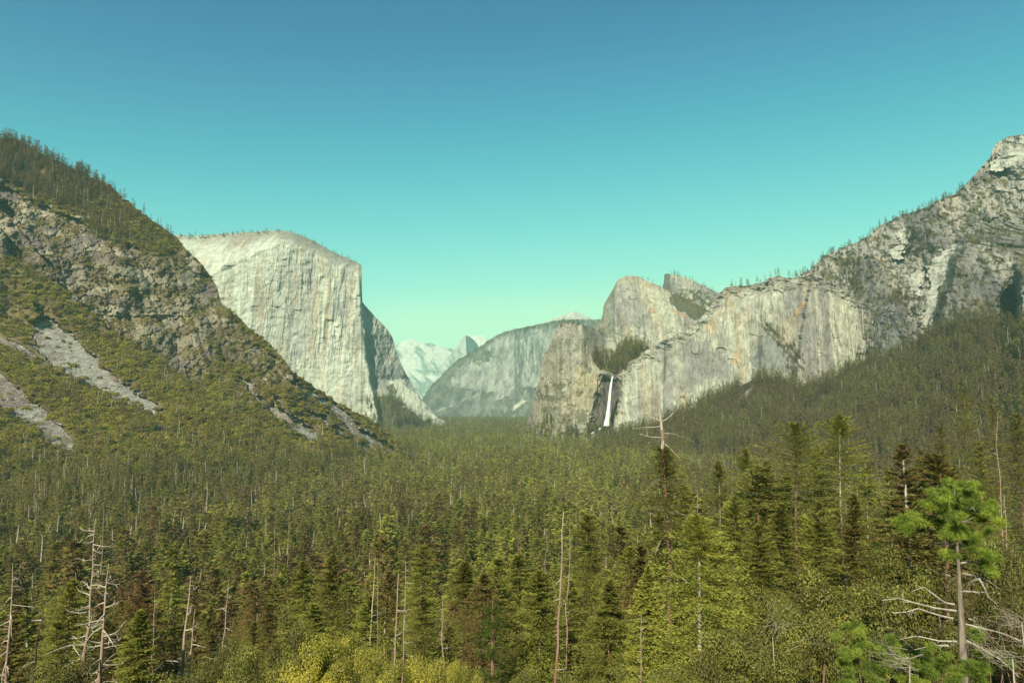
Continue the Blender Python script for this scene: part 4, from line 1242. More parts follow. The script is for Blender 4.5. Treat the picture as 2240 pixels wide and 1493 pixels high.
# tall conifers traced one by one: pixel of the tip, distance, crown half width (px), colour, options, label
BIG = [
    (1457, 980, 70, 92, .42, dict(base=.05, power=.55, open_=.5, nb=230, droop=.5, dead_top=.0, seed=1, bark=REDBARK, tr=.42), "tall ragged conifer topped by a long bare grey spike", "the spike-topped conifer"),
    (1526, 1132, 46, 140, .86, dict(sat=.9, base=.22, power=.8, open_=.45, nb=230, droop=.25, seed=2, bark=GREYWOOD, tr=.30), "bright yellow-green conifer with open boughs in front of the spike-topped conifer", "the bright yellow-green conifer"),
    (1735, 928, 82, 125, .47, dict(base=.10, power=.75, open_=.40, nb=260, droop=.4, seed=3, bark=REDBARK, tr=.40), "tallest full olive-green conifer of the group on the right, broad and dense", "the tall dense olive conifer"),
    (1832, 915, 88, 92, .60, dict(base=.30, power=.6, open_=.35, nb=210, droop=.1, seed=4, bark=GREYWOOD, tr=.38), "tall conifer with a rounded top and long pale bare trunk below", "the pale-trunked conifer"),
    (1626, 984, 112, 62, .55, dict(base=.12, power=.7, open_=.40, nb=190, droop=.3, seed=5, bark=BARK, tr=.36), "yellowish narrow-topped conifer left of the tall dense olive conifer", "the yellowish narrow conifer"),
    (1571, 1012, 108, 58, .40, dict(base=.12, power=.8, open_=.35, nb=190, droop=.3, seed=6, bark=GREYWOOD, tr=.34), "dark pointed conifer with a pale trunk line right of the spike-topped conifer", "the dark pointed conifer"),
    (1672, 1010, 98, 66, .22, dict(base=.08, power=.8, open_=.25, nb=210, droop=.4, seed=7, bark=BARK, tr=.34), "very dark dense conifer half hidden by the tall dense olive conifer", "the very dark conifer"),
    (1782, 985, 92, 62, .62, dict(base=.12, power=.8, open_=.45, nb=190, droop=.3, seed=8, bark=BARK, tr=.30), "lighter conifer squeezed between the olive conifer and the pale-trunked one", "the squeezed light conifer"),
    (1280, 1128, 92, 68, .50, dict(base=.06, power=.8, open_=.30, nb=220, droop=.4, seed=9, bark=BARK, tr=.34), "broad green conifer beside the leaning broken snag near the middle", "the broad conifer by the leaning snag"),
    (1414, 1240, 56, 58, .84, dict(sat=.85, base=.10, power=.9, open_=.3, nb=190, droop=.1, seed=10, bark=BARK, tr=.22), "small yellow-green young conifer below the spike-topped conifer", "the small yellow-green conifer"),
    (1942, 1028, 92, 40, .66, dict(base=.20, power=.8, open_=.5, nb=150, droop=.2, seed=11, bark=GREYWOOD, tr=.22), "thin light green conifer just left of the bright long-needled pine", "the thin light conifer"),
    (1892, 1008, 96, 42, .70, dict(base=.25, power=.8, open_=.6, nb=130, droop=.2, seed=12, bark=GREYWOOD, tr=.22), "sparse thin conifer showing its grey stem right of the pale-trunked conifer", "the sparse thin conifer"),
    (2108, 850, 150, 74, .45, dict(base=.05, power=.75, open_=.3, nb=230, droop=.4, seed=13, bark=BARK, tr=.42), "big layered conifer standing behind the bright long-needled pine", "the big layered conifer"),
    (2172, 872, 165, 50, .40, dict(base=.08, power=.8, open_=.35, nb=190, droop=.3, seed=14, bark=BARK, tr=.36), "pointed conifer just right of the big layered conifer", "the pointed conifer at right"),
    (2226, 905, 120, 66, .36, dict(base=.08, power=.75, open_=.35, nb=210, droop=.4, seed=15, bark=BARK, tr=.36), "brownish dense conifer cut by the right edge of the view", "the brownish conifer at the right edge"),
    (300, 1338, 50, 66, .62, dict(sat=.95, base=.02, power=.8, open_=.3, nb=220, droop=.35, seed=16, bark=BARK, tr=.22), "fresh green conical conifer between the white-branched snags and the twin brown snags", "the fresh green cone-shaped conifer"),
    (724, 1215, 95, 46, .44, dict(base=.10, power=.8, open_=.35, nb=190, droop=.3, seed=17, bark=REDBARK, tr=.28), "dark green conifer with a thin brown trunk above the golden oaks", "the conifer above the golden oaks"),
    (668, 1228, 105, 40, .56, dict(base=.1, power=.8, open_=.35, nb=170, droop=.3, seed=18, bark=BARK, tr=.26), "green conifer left of the dark one that rises above the golden oaks", "the green conifer over the oaks"),
    (920, 1195, 100, 44, .62, dict(base=.15, power=.75, open_=.4, nb=180, droop=.25, seed=19, bark=GREYWOOD, tr=.26), "light green conifer right of the reddish bare poles", "the light conifer by the poles"),
    (1022, 1228, 96, 46, .40, dict(base=.12, power=.8, open_=.35, nb=180, droop=.3, seed=20, bark=BARK, tr=.28), "dark open conifer midway between the poles and the leaning snag", "the dark open conifer"),
    (1180, 1250, 74, 56, .58, dict(base=.05, power=.85, open_=.3, nb=200, droop=.35, seed=21, bark=BARK, tr=.26), "yellow-green conifer at the foot of the leaning broken snag", "the conifer at the snag's foot"),
    (1330, 1270, 66, 50, .50, dict(base=.1, power=.85, open_=.4, nb=190, droop=.3, seed=22, bark=BARK, tr=.25), "green conifer below the grey twiggy tree", "the conifer below the twiggy tree"),
    (1660, 1150, 62, 60, .52, dict(base=.05, power=.8, open_=.35, nb=200, droop=.3, seed=23, bark=BARK, tr=.26), "shorter green conifer in front of the very dark conifer", "the shorter green conifer"),
    (1500, 1065, 88, 52, .46, dict(base=.05, nb=190, open_=.4, droop=.3, seed=25, bark=BARK, tr=.28), "mid-green conifer filling the gap behind the bright yellow-green conifer", "the gap-filling conifer"),
    (1602, 1090, 78, 58, .64, dict(base=.05, nb=190, open_=.45, droop=.3, seed=26, bark=BARK, tr=.28), "light green conifer in front of the yellowish narrow conifer", "the light conifer in front"),
    (1705, 1105, 68, 62, .40, dict(base=.05, nb=200, open_=.4, droop=.35, seed=27, bark=BARK, tr=.28), "deep green conifer at the foot of the tall dense olive conifer", "the deep green conifer"),
    (1790, 1098, 70, 60, .58, dict(base=.05, nb=200, open_=.45, droop=.3, seed=28, bark=REDBARK, tr=.28), "olive conifer below the squeezed light conifer", "the lower olive conifer"),
    (1866, 1082, 76, 52, .30, dict(base=.05, nb=190, open_=.35, droop=.35, seed=29, bark=BARK, tr=.28), "dark conifer right of the pale bare trunk", "the dark conifer by the pale trunk"),
    (1566, 1185, 60, 58, .48, dict(base=.03, nb=200, open_=.4, droop=.3, seed=30, bark=BARK, tr=.24), "shadowy green conifer touching the right side of the bright yellow-green conifer", "the shadowy green conifer"),
    (1985, 1085, 84, 50, .34, dict(base=.05, nb=190, open_=.4, droop=.3, seed=31, bark=BARK, tr=.28), "dark conifer directly behind the left side of the bright pine's crown", "the dark conifer behind the pine"),
    (1440, 1118, 92, 46, .56, dict(base=.05, nb=180, open_=.4, droop=.3, seed=32, bark=BARK, tr=.28), "green conifer standing just in front of the spike-topped conifer's left side", "the conifer at the spike tree's side"),
    (1378, 1195, 100, 44, .66, dict(base=.05, nb=180, open_=.4, droop=.3, seed=33, bark=BARK, tr=.26), "lighter green conifer beside the grey twiggy tree", "the conifer beside the twiggy tree"),
    (2052, 932, 132, 50, .36, dict(base=.05, nb=190, open_=.35, droop=.35, seed=34, bark=BARK, tr=.34), "brown-green conifer left of the big layered conifer", "the brown-green conifer"),
    (2142, 968, 112, 54, .52, dict(base=.05, nb=190, open_=.35, droop=.35, seed=35, bark=BARK, tr=.32), "olive conifer between the big layered conifer and the tall bare pole", "the olive conifer by the bare pole"),
    (2015, 985, 112, 50, .48, dict(base=.1, power=.8, open_=.4, nb=190, droop=.3, seed=24, bark=BARK, tr=.30), "olive conifer between the thin light conifer and the big layered one", "the olive conifer in between"),
]
for (px, py, D, hw, ti, o, label, short) in BIG:
    ti = max(.30, min(.9, ti + .09))
    foot, h = foot_of(px, py, D)
    r = hw / FOC * D * 1.38
    c, t, cl = conifer(1000 + o['seed'], h, r, nb=int(o['nb'] * 1.5), wid=(.2, .36), spr=11, per=13, size=min(.32, .0034 * D + .06), base=o['base'], sat=o.get('sat', .5), power=max(.6, o.get('power', .8) * .95), open_=o['open_'], droop=o['droop'], trunk_r=o['tr'] * .68, k=9, flat=.6, lean=.006)
    e = root("conifer", label, "conifer", foot, TREES, ti)
    part("crown", c.mesh("crown", [CONIFER]), e, ti)
    if o['seed'] == 1:     # the long dead spike
        top = cl[-1]
        P = np.stack([top * (1 - f) + (top + np.array([-.25, 0, 5.4])) * f for f in np.linspace(0, 1, 6)])
        P[1:-1, :2] += np.random.default_rng(3).normal(0, .05, (4, 2))
        t2 = Bag().put(*tube(np.concatenate([cl, P[1:]]), np.concatenate([np.linspace(.34, .16, len(cl)), np.linspace(.16, .05, 5)]), 9))
        part("trunk", t2.mesh("trunk", [REDBARK]), e)
        sp = Bag().put(*tube(P, [.185, .16, .14, .115, .085, .05], 7))
        so_ = part("dead_spike", sp.mesh("dead_spike", [GREYWOOD]), e)
        g = np.random.default_rng(8)
        for (f, L, a, pi_, cu) in ((.12, 2.3, 0.1, -.2, -.5), (.2, 2.6, 3.0, -.1, .5), (.3, 2.2, .3, -.3, -.7), (.42, 2.4, 3.3, .1, -.8), (.5, 2.9, .15, .05, .35), (.52, 1.4, 2.8, .2, -.6), (.86, .9, 3.2, -.3, .2), (.97, .6, .4, .5, .3), (.98, .5, 2.7, .5, .2), (.7, .5, 1.5, .1, .2)):
            b = dead_limb(g, L, a, pi_, cu, .055, 3, 5)
            bo = part("dead_branch", b.mesh("dead_branch", [GREYWOOD]), so_)
            bo.location = top + (P[-1] - top) * f
        for f in (.35, .5, .6, .72, .8, .9):
            b = dead_limb(g, 2.6, g.uniform(2.6, 3.6) if g.random() < .5 else g.uniform(-.5, .5), -.3, -.6, .06, 3, 5)
            bo = part("bare_branch", b.mesh("bare_branch", [GREYWOOD]), e)
            bo.location = [np.interp(f * h, cl[:, 2], cl[:, k]) for k in (0, 1)] + [f * h]
    else:
        part("trunk", t.mesh("trunk", [o['bark']], True), e)
    HEROES.append((short, px, py + 60))


# bare dead trees: tip pixel, foot pixel x, distance, trunk radius, boughs, bough length, curl, twigs, start, bark, label
SNAGS = [
    (28, 1232, 10, 56, .26, 26, 3.2, -1.2, 3, .12, GREYWOOD, "grey dead tree with long drooping boughs at the left edge", "the drooping grey snag"),
    (99, 1308, 68, 50, .27, 6, 1.8, .2, 2, .10, CHARRED, "dark charred snag with hardly a bough right of the drooping grey snag", "the charred snag"),
    (209, 1132, 182, 62, .30, 58, 3.3, .5, 4, .10, GREYWOOD, "tallest white-branched dead tree, crowded with crooked pale boughs", "the tallest white-branched snag"),
    (238, 1232, 217, 50, .32, 38, 2.9, .45, 4, .05, REDBARK, "brown-trunked dead tree with pale curled boughs right of the tallest white-branched snag", "the brown white-branched snag"),
    (339, 1284, 330, 84, .17, 10, 1.9, .9, 1, .25, REDBARK, "slim small snag with short upturned boughs above the fresh green conical conifer", "the slim upturned snag"),
    (417, 1258, 394, 55, .34, 12, 2.0, .8, 2, .05, REDBARK, "bare reddish snag, the taller of the twin brown snags", "the taller twin snag"),
    (427, 1330, 410, 54, .24, 14, 1.7, 1.0, 2, .05, REDBARK, "shorter of the twin brown snags, its boughs curled upward", "the shorter twin snag"),
    (501, 1262, 480, 82, .24, 20, 2.4, .6, 2, .10, REDBARK, "brown snag with many fine boughs right of the twin snags", "the fine-branched snag"),
    (821, 1212, 804, 88, .25, 5, 3.0, .8, 1, .1, PALEWOOD, "bare pale leaning pole with two long boughs, left of the brown poles", "the pale leaning pole"),
    (826, 1218, 826, 92, .13, 6, 1.2, .4, 1, .15, GREYWOOD, "thin grey pole right behind the pale leaning pole", "the thin grey pole"),
    (872, 1254, 859, 70, .26, 5, 2.2, .4, 1, .0, REDBARK, "thick reddish-brown bare pole rising from the golden oaks", "the thick reddish pole"),
    (887, 1226, 881, 74, .20, 16, 2.0, -.3, 2, .0, GREYWOOD, "grey-brown pole with scraggly boughs right of the thick reddish pole", "the scraggly pole"),
    (967, 1296, 970, 74, .20, 12, 1.6, -.4, 2, .0, REDBARK, "slender reddish snag between the golden oaks and the long-needled dark pine", "the slender reddish snag"),
    (1233, 1118, 1216, 62, .24, 7, 1.8, -.3, 1, .05, GREYWOOD, "leaning broken-topped snag with a thick brown base near the middle", "the leaning broken snag"),
    (1246, 1146, 1237, 66, .17, 8, 1.2, .3, 1, .55, GREYWOOD, "thin pale forked snag touching the leaning broken snag", "the pale forked snag"),
    (1196, 1152, 1193, 110, .14, 14, 1.1, .2, 1, .35, GREYWOOD, "small whitish snag left of the leaning broken snag", "the small whitish snag"),
    (1365, 1132, 1360, 120, .18, 70, 5.2, .15, 3, .10, GREYWOOD, "twiggy grey leafless conifer standing left of the spike-topped conifer", "the grey twiggy tree"),
    (1526, 1072, 1526, 47.5, .12, 9, .9, .5, 2, .86, GREYWOOD, "bare grey spike sticking up behind the bright yellow-green conifer", "the bare grey spike"),
    (2183, 900, 2197, 86, .20, 3, 1.0, .3, 1, .3, GREYWOOD, "tall bare slightly leaning grey pole right of the bright long-needled pine", "the tall bare pole"),
    (2196, 1080, 2206, 62, .20, 9, 1.5, -.3, 2, .1, REDBARK, "brown snag stub with short boughs near the right edge", "the brown stub"),
    (1404, 1340, 1402, 52, .16, 8, 1.4, 1.1, 1, .1, REDBARK, "low reddish snag with white upcurved boughs under the spike-topped conifer", "the low reddish snag"),
    (1612, 1392, 1610, 38, .09, 0, 0, 0, 0, .1, PALEWOOD, "short pale barkless stub glowing among dark oak leaves", "the pale barkless stub"),
    (634, 1112, 630, 330, .30, 30, 2.2, -.2, 1, .2, GREYWOOD, "pale grey paired-looking snag standing out left of the middle forest", "the pale mid-forest snag"),
    (602, 1120, 600, 330, .26, 12, 1.6, -.2, 1, .3, GREYWOOD, "shorter grey snag left of the pale mid-forest snag", "the shorter mid-forest snag"),
    (524, 875, 522, 1150, .42, 16, 2.6, -.2, 1, .2, GREYWOOD, "lone grey snag among the brush below the scree chutes", "the lone hillside snag"),
    (560, 1000, 558, 820, .34, 8, 2.0, -.2, 1, .2, GREYWOOD, "white bare pole low on the brushy hill", "the white hillside pole"),
    (727, 982, 727, 1150, .36, 6, 1.6, -.2, 1, .2, PALEWOOD, "pale bare pole at the lower edge of the scree chutes", "the pole by the scree"),
    (230, 1072, 226, 400, .36, 40, 3.4, -.5, 1, .1, GREYWOOD, "grey feathery dead conifer at the foot of the brushy hill", "the feathery dead conifer"),
    (1262, 1075, 1260, 420, .20, 30, 2.6, -.2, 1, .3, GREYWOOD, "slim grey dead tree in the forest above the broad conifer", "the slim mid-forest snag"),
    (1140, 1160, 1138, 210, .16, 3, 1.0, -.2, 1, .3, PALEWOOD, "thin pale pole in the forest left of the small whitish snag", "the thin forest pole"),
    (762, 1258, 760, 130, .16, 12, 1.4, .1, 1, .2, GREYWOOD, "small grey snag between the dark conifer and the pale leaning pole", "the small grey snag"),
    (1090, 1195, 1088, 150, .15, 16, 1.6, .0, 1, .2, GREYWOOD, "thin grey snag above the long-needled dark pine", "the thin snag over the pine"),
]
for i, (px, py, fx, D, r0, nb, L, curl, tw, st, bark, label, short) in enumerate(SNAGS):
    g = np.random.default_rng(2000 + i)
    on_hill = D > 700
    if on_hill:      # standing on the left hill: find the slope under it
        s_ = SURF['left']
        q = np.argmin((s_['px'] - fx) ** 2 + (s_['py'] - (py + 46)) ** 2)
        foot = s_['P'].reshape(-1, 3)[q]
        D = foot[1]
        tip = at(px, py, D)
    else:
        tip = at(px, py, D)
        b_ = at(fx, 1493, D)
        foot = np.array([b_[0], D, 0.])
        # follow the trunk's lean down to the ground
        f = 1493 if D < 120 else py + 90
        b_ = at(fx, f, D)
        sl_ = (b_[0] - tip[0]) / (b_[2] - tip[2])
        zg = float(ground(b_[0], D))
        foot = np.array([tip[0] + sl_ * (zg - tip[2]), D, zg])
    h = tip[2] - foot[2]
    e = root("dead_tree", label, "dead tree", foot, DEAD)
    n = 12
    z = np.linspace(0, 1, n)
    cl = np.stack([(tip[0] - foot[0]) * z, 0 * z, h * z], -1)
    cl[1:-1, :2] += g.normal(0, .0035 * h, (n - 2, 2))
    broken = .28 if short in ("the leaning broken snag", "the pale barkless stub", "the thick reddish pole") else .10
    r0 *= .74 if 45 < D < 300 else .9
    tb = Bag().put(*tube(cl, r0 * np.clip((1 - z) ** .75, broken, 1), 9), z * .85)
    if bark is not CHARRED and bark is not PALEWOOD:
        bark = SNAGWOOD
    for k in range(int(h * 1.6)):
        t = g.uniform(.08, .98)
        a_ = g.uniform(0, 6.28)
        o = np.array([np.interp(t, z, cl[:, j]) for j in range(3)])
        q_ = np.array([math.cos(a_), math.sin(a_), g.uniform(-.4, .5)]) * (r0 * (1 - t) ** .75 + g.uniform(.08, .45) * (D < 300))
        tb.put(*tube([o, o + q_], [.030, .012], 3), t * .85 + .2)
    small = D > 300
    if small:
        b = tb
        for k in range(nb):
            t = g.uniform(st, .97)
            q = dead_limb(g, L * (1.1 - t) + .4, g.uniform(0, 6.28), g.uniform(-.4, .1), curl, r0 * .2, tw, 3)
            o = np.array([np.interp(t, z, cl[:, j]) for j in range(3)])
            b.put(np.concatenate(q.V) + o, np.concatenate(q.F))
        part("trunk", b.mesh("trunk", [bark], True), e)
    else:
        part("trunk", tb.mesh("trunk", [bark], True), e)
        for k in range(nb):
            t = st + (.96 - st) * (k + g.uniform(.1, .9)) / max(nb, 1)
            az = g.choice([0., math.pi]) + g.normal(0, .95)
            ln = L * (1.15 - t) ** .6 * g.uniform(.55, 1.2)
            if short == "the grey twiggy tree":
                ln = L * (1.05 - t) * g.uniform(.7, 1.1)
            q = dead_limb(g, ln, az, g.uniform(-.6, .25), curl * g.uniform(.2, 1.5), min(.06, r0 * .26), tw, 5)
            bo = part("branch", q.mesh("branch", [GREYWOOD]), e)
            bo.location = [np.interp(t, z, cl[:, j]) for j in range(3)]
    HEROES.append((short, px, py + 30))

# leafy oaks along the foot of the picture
OAK_SPOTS = [
    (585, 1374, 36, 92, .52, "golden-green oak, farthest left of the golden oaks"),
    (500, 1372, 42, 60, .22, "dark olive oak behind and left of the golden oaks"),
    (690, 1388, 31, 85, .86, "brightest yellow oak right in front of the golden oaks"),
    (768, 1366, 32, 72, .80, "yellow oak reaching up under the pale leaning pole"),
    (835, 1408, 28, 60, .78, "low golden oak under the thick reddish pole"),
    (930, 1392, 30, 74, .84, "bright golden oak right of the thick reddish pole"),
    (1012, 1424, 29, 44, .70, "small golden oak beside the slender reddish snag"),
    (640, 1338, 52, 66, .34, "dark green oak rising behind the golden oaks"),
    (1850, 1205, 46, 140, .40, "big olive-brown oak spreading in front of the pale-trunked conifer"),
    (1955, 1178, 50, 92, .46, "rust-tinged oak just left of the bright long-needled pine"),
    (1700, 1222, 50, 84, .30, "dark green round oak under the tall dense olive conifer"),
    (1625, 1345, 34, 112, .33, "wide oak with glinting leaves around the pale barkless stub"),
    (1755, 1330, 36, 100, .38, "olive oak between the glinting oak and the bright pine clumps"),
    (1480, 1430, 32, 84, .46, "low green oak under the bright yellow-green conifer"),
    (1330, 1446, 32, 80, .50, "low light oak beneath the low reddish snag"),
    (1205, 1432, 36, 86, .44, "low oak at the base of the leaning broken snag"),
    (2205, 1120, 44, 92, .24, "tall dark oak filling the right edge beside the tall bare pole"),
    (2222, 1270, 36, 84, .12, "very dark shaded oak low at the right edge"),
    (1985, 1330, 38, 110, .28, "dark oak behind the bare lower boughs of the bright pine"),
    (2120, 1240, 42, 90, .22, "brown-green oak right behind the trunk of the bright pine"),
    (1120, 1452, 34, 62, .42, "low oak right of the long-needled dark pine"),
    (420, 1450, 40, 84, .28, "dark low oak at the base of the twin brown snags"),
    (130, 1440, 44, 96, .26, "low dark oak between the charred snag and the white-branched snags"),
]
oak_proto = []
for i in range(5):
    bag, C_ = leafy(600 + i, 1, 1, 1, clumps=34, leaves=820, leaf=.034, rc=.27, low=-.75)
    lb = limbs(C_, np.array([0, 0, -1.6]), .07, 600 + i)
    oak_proto.append((bag.mesh("oak_crown", [OAK]), lb.mesh("oak_trunk", [BARK], True)))
for i, (px, py, D, hw, ti, label) in enumerate(OAK_SPOTS):
    top = at(px, py, D)
    zg = float(ground(top[0], top[1]))
    r = hw / FOC * D * 1.05
    h = top[2] - zg
    rz_ = max(min(h * .62, r * 1.15), h / 2.6)
    e = root("oak_tree", label, "oak", (top[0], top[1], top[2] - rz_ * .97), OAKS, ti, R.uniform(0, 6))
    e.scale = (r, r, rz_)
    cm, tm = oak_proto[i % 5]
    part("crown", cm, e, ti)
    part("trunk", tm, e)


def tufts(g, C, n_needles=60, L=.20, W=.012, up=.35):
    """Bursts of long needles."""
    P = np.repeat(C, n_needles, 0)
    n = len(P)
    d = unit(g.normal(0, 1, (n, 3)) + np.array([0, 0, up]))
    V, F = diamonds(P, d, g.normal(0, 1, (n, 3)), L * g.uniform(.7, 1.2, n), np.full(n, W))
    tone = np.repeat(g.uniform(-.25, .25, len(C)), n_needles) + g.uniform(-.1, .1, n)
    return V, F, tone


def pine_hero():
    g = np.random.default_rng(77)
    D = 27.0
    tip = at(2090, 1062, D)
    b_ = at(2107, 1440, D)
    zg = float(ground(b_[0], D))
    foot = np.array([b_[0] + .05, D, zg])
    e = root("pine_tree", "bright green long-needled pine with many long bare lower boughs", "pine", foot, None, .6)
    px_ = np.array([2109, 2107, 2104, 2100, 2097, 2093, 2090, 2088, 2087, 2089])
    py_ = np.array([1493, 1440, 1380, 1310, 1240, 1180, 1150, 1120, 1090, 1066])
    P = at(px_, py_, D)
    P = np.concatenate([[foot], P[P[:, 2] > zg + .2]]) - foot
    rad = np.interp(P[:, 2] / P[-1, 2], [0, .35, .55, .7, .82, 1], [.185, .17, .14, .09, .045, .015])
    part("trunk", Bag().put(*tube(P, rad, 12)).mesh("trunk", [PINEBARK], True), e)
    LIMBS = [
        [(2092, 1335), (2046, 1329), (2003, 1318), (1966, 1308), (1928, 1312)], [(2088, 1321), (2067, 1317), (2038, 1296), (2021, 1283), (1993, 1293)],
        [(2085, 1352), (2055, 1345), (2008, 1330), (1981, 1338), (1948, 1339)], [(2092, 1402), (2055, 1401), (2006, 1390), (1968, 1397)],
        [(2006, 1390), (2018, 1376)], [(1964, 1306), (1962, 1304)], [(2103, 1253), (2130, 1258), (2162, 1270), (2190, 1290)], [(2141, 1264), (2153, 1284), (2162, 1305), (2178, 1319)],
        [(2112, 1290), (2122, 1271), (2144, 1267)], [(2112, 1364), (2144, 1372), (2193, 1384), (2230, 1400), (2245, 1396)], [(2114, 1400), (2144, 1415), (2189, 1442), (2230, 1480)],
        [(2100, 1231), (2130, 1227), (2159, 1236), (2174, 1235)], [(2085, 1189), (2064, 1189), (2043, 1183)], [(2098, 1178), (2107, 1198)], [(2121, 1204), (2145, 1209), (2168, 1216)],
        [(2079, 1259), (2046, 1246)], [(2106, 1292), (2156, 1295)], [(2086, 1127), (2115, 1114), (2132, 1109)], [(2070, 1146), (2090, 1149)], [(2095, 1142), (2112, 1140), (2130, 1130)],
        [(2090, 1263), (2078, 1275), (2082, 1288)], [(2112, 1410), (2104, 1440), (2106, 1468)], [(2075, 1411), (2040, 1411), (2000, 1420)], [(2118, 1352), (2138, 1358), (2131, 1344)], [(2018, 1430), (1990, 1440), (1965, 1425)],
    ]
    for k, ln in enumerate(LIMBS):
        q = np.array(ln, float)
        dep = D + np.linspace(0, g.uniform(-.8, .8), len(q))
        Q = at(q[:, 0], q[:, 1], dep) - foot
        L = np.linalg.norm(Q[-1] - Q[0])
        r = np.linspace(.040 if L > 1 else .022, .010, len(q))
        bag = Bag().put(*tube(Q, r, 6))
        for _ in range(int(2 + L * 3)):
            i = g.integers(0, len(q) - 1)
            f = g.random()
            p = Q[i] * (1 - f) + Q[i + 1] * f
            d = unit(unit(Q[-1] - Q[0]) + g.normal(0, .7, 3)) * g.uniform(.12, .45) * min(1, L)
            bag.put(*tube([p, p + d * .5 + g.normal(0, .02, 3), p + d], [.010, .008, .004], 4))
        part("branch", bag.mesh("branch", [PINELIMB]), e)
    # foliage: plumes of needle bursts carried on short limbs
    lumps = [(2090, 1062, 36), (2062, 1080, 38), (2118, 1082, 40), (2040, 1100, 34), (2150, 1098, 38), (2030, 1128, 30), (2165, 1120, 28), (2075, 1110, 40), (2110, 1120, 40), (2050, 1145, 30), (2140, 1150, 34), (2035, 1135, 24), (2168, 1140, 20), (2150, 1180, 28), (2060, 1165, 22), (2148, 1210, 28), (2110, 1165, 26), (2158, 1225, 20), (2128, 1195, 22), (2142, 1238, 18), (2062, 1215, 12), (1985, 1148, 14), (1972, 1146, 12)]
    crown = Bag()
    for (x, y, hw) in lumps:
        r = hw / FOC * D
        c0 = at(x, y, D - .3) - foot + np.array([0, g.normal(0, .5), 0])
        for _ in range(max(3, int(hw / 6.5))):
            pc = c0 + g.normal(0, .62, 3) * np.array([r, r * 1.2, r * .75])
            q = unit(g.normal(0, 1, (8, 3))) * (g.random((8, 1)) ** .4)
            V, F, T = tufts(g, pc + q * np.array([.20, .20, .13]))
            crown.put(V, F, np.clip(T * .5 + g.uniform(-.34, .30), -.5, .5))
            crown.put(*tube([pc * .45 + np.array([c0[0] * .2, c0[1] * .2, c0[2] * .55]), pc], [.018, .008], 4), -.4)
    part("crown", crown.mesh("crown", [PINE]), e, .64)
    # bright low clumps of younger pine beside it
    for (lst, ti, label) in (
        ([(1870, 1385, 34), (1888, 1405, 36), (1852, 1410, 26), (1930, 1412, 36), (1905, 1430, 34), (1945, 1432, 24), (1870, 1430, 26)], .62, "round bright green young pine left of the bright pine's bare boughs"),
        ([(1895, 1475, 40), (1930, 1488, 36), (1960, 1476, 30), (1880, 1495, 36)], .60, "bright green pine sapling poking up at the bottom edge"),
        ([(2025, 1462, 34), (2060, 1452, 36), (2075, 1470, 34), (2040, 1485, 40), (2100, 1478, 30), (2130, 1450, 22), (2150, 1480, 30)], .58, "low bright pine clumps around the bright pine's foot"),
        ([(2125, 1395, 24), (2150, 1405, 26), (2172, 1425, 24), (2195, 1440, 20)], .48, "green pine sapling close behind the bright pine's trunk"),
    ):
        D2 = 24.5 if 'bottom' in label or 'foot' in label else 26.0
        if 'behind' in label:
            D2 = 28.5
        cx, cy = np.mean([l[0] for l in lst]), np.mean([l[1] for l in lst])
        p0 = at(cx, cy, D2)
        f2 = np.array([p0[0], p0[1], float(ground(p0[0], p0[1]))])
        e2 = root("pine_sapling", label, "young pine", f2, 'young pines beside the bright pine', ti)
        cb, tb = Bag(), Bag()
        hub = np.array([0, 0, (p0[2] - f2[2]) * .6])
        tb.put(*tube([np.zeros(3), hub * .5 + g.normal(0, .05, 3), hub], [.09, .07, .05], 6))
        for (x, y, hw) in lst:
            r = hw / FOC * D2
            c0 = at(x, y, D2) - f2 + np.array([0, g.normal(0, .3), 0])
            for _ in range(max(3, int(hw / 6))):
                pc = c0 + g.normal(0, .6, 3) * np.array([r, r * 1.2, r * .75])
                q = unit(g.normal(0, 1, (6, 3))) * (g.random((6, 1)) ** .4)
                V, F, T = tufts(g, pc + q * np.array([.17, .17, .11]))
                cb.put(V, F, np.clip(T * .5 + g.uniform(-.34, .30), -.5, .5))
            tb.put(*tube([hub, (hub + c0) / 2 + g.normal(0, .05, 3), c0], [.035, .025, .012], 5))
        part("crown", cb.mesh("crown", [PINE]), e2, ti)
        part("trunk", tb.mesh("trunk", [BARK]), e2)
    # long-needled dark pine nearer the middle
    D3 = 44.
    foot, h = foot_of(1078, 1302, D3)
    e3 = root("pine_tree", "dark green long-needled pine right of the slender reddish snag", "pine", foot, None, .25)
    cb, tb = Bag(), Bag()
    tb.put(*tube([np.zeros(3), [0, 0, h * .5], [0, 0, h * .97]], [.20, .14, .03], 8))
    for k in range(64):
        t = g.uniform(.25, .98)
        L = (1.15 - t) * 2.1 * g.uniform(.5, 1.1)
        a = k * 2.4
        d = np.array([math.cos(a), math.sin(a), g.uniform(-.1, .5)])
        o = np.array([0, 0, t * h * .97])
        tb.put(*tube([o, o + d * L * .5, o + d * L], [.03, .02, .012], 4))
        q = g.normal(0, .2, (4, 3)) + o + d * L * g.uniform(.6, 1.0, (4, 1))
        cb.put(*tufts(g, q, 34, .34, .026))
    part("crown", cb.mesh("crown", [PINE]), e3, .16)
    part("trunk", tb.mesh("trunk", [REDBARK]), e3)
    # tangles of bare grey twigs at the bottom right
    for (cx, cy, D4, w, n, label, az0) in ((2215, 1440, 22., 1.3, 28, "tangle of bare grey twigs in the bottom right corner", 2.4), (1990, 1452, 24., .9, 26, "fallen grey branches lying among the low pine clumps", 2.8), (2235, 1362, 25., .8, 24, "small spray of bare grey twigs above the corner tangle", 2.7), (1690, 1392, 33., 1.6, 15, "bare grey bough arching through the olive oak", .6)):
        p0 = at(cx, cy, D4)
        f4 = np.array([p0[0], p0[1], float(ground(p0[0], p0[1]))])
        e4 = root("dead_shrub", label, "dead shrub", f4, 'tangles of bare twigs')
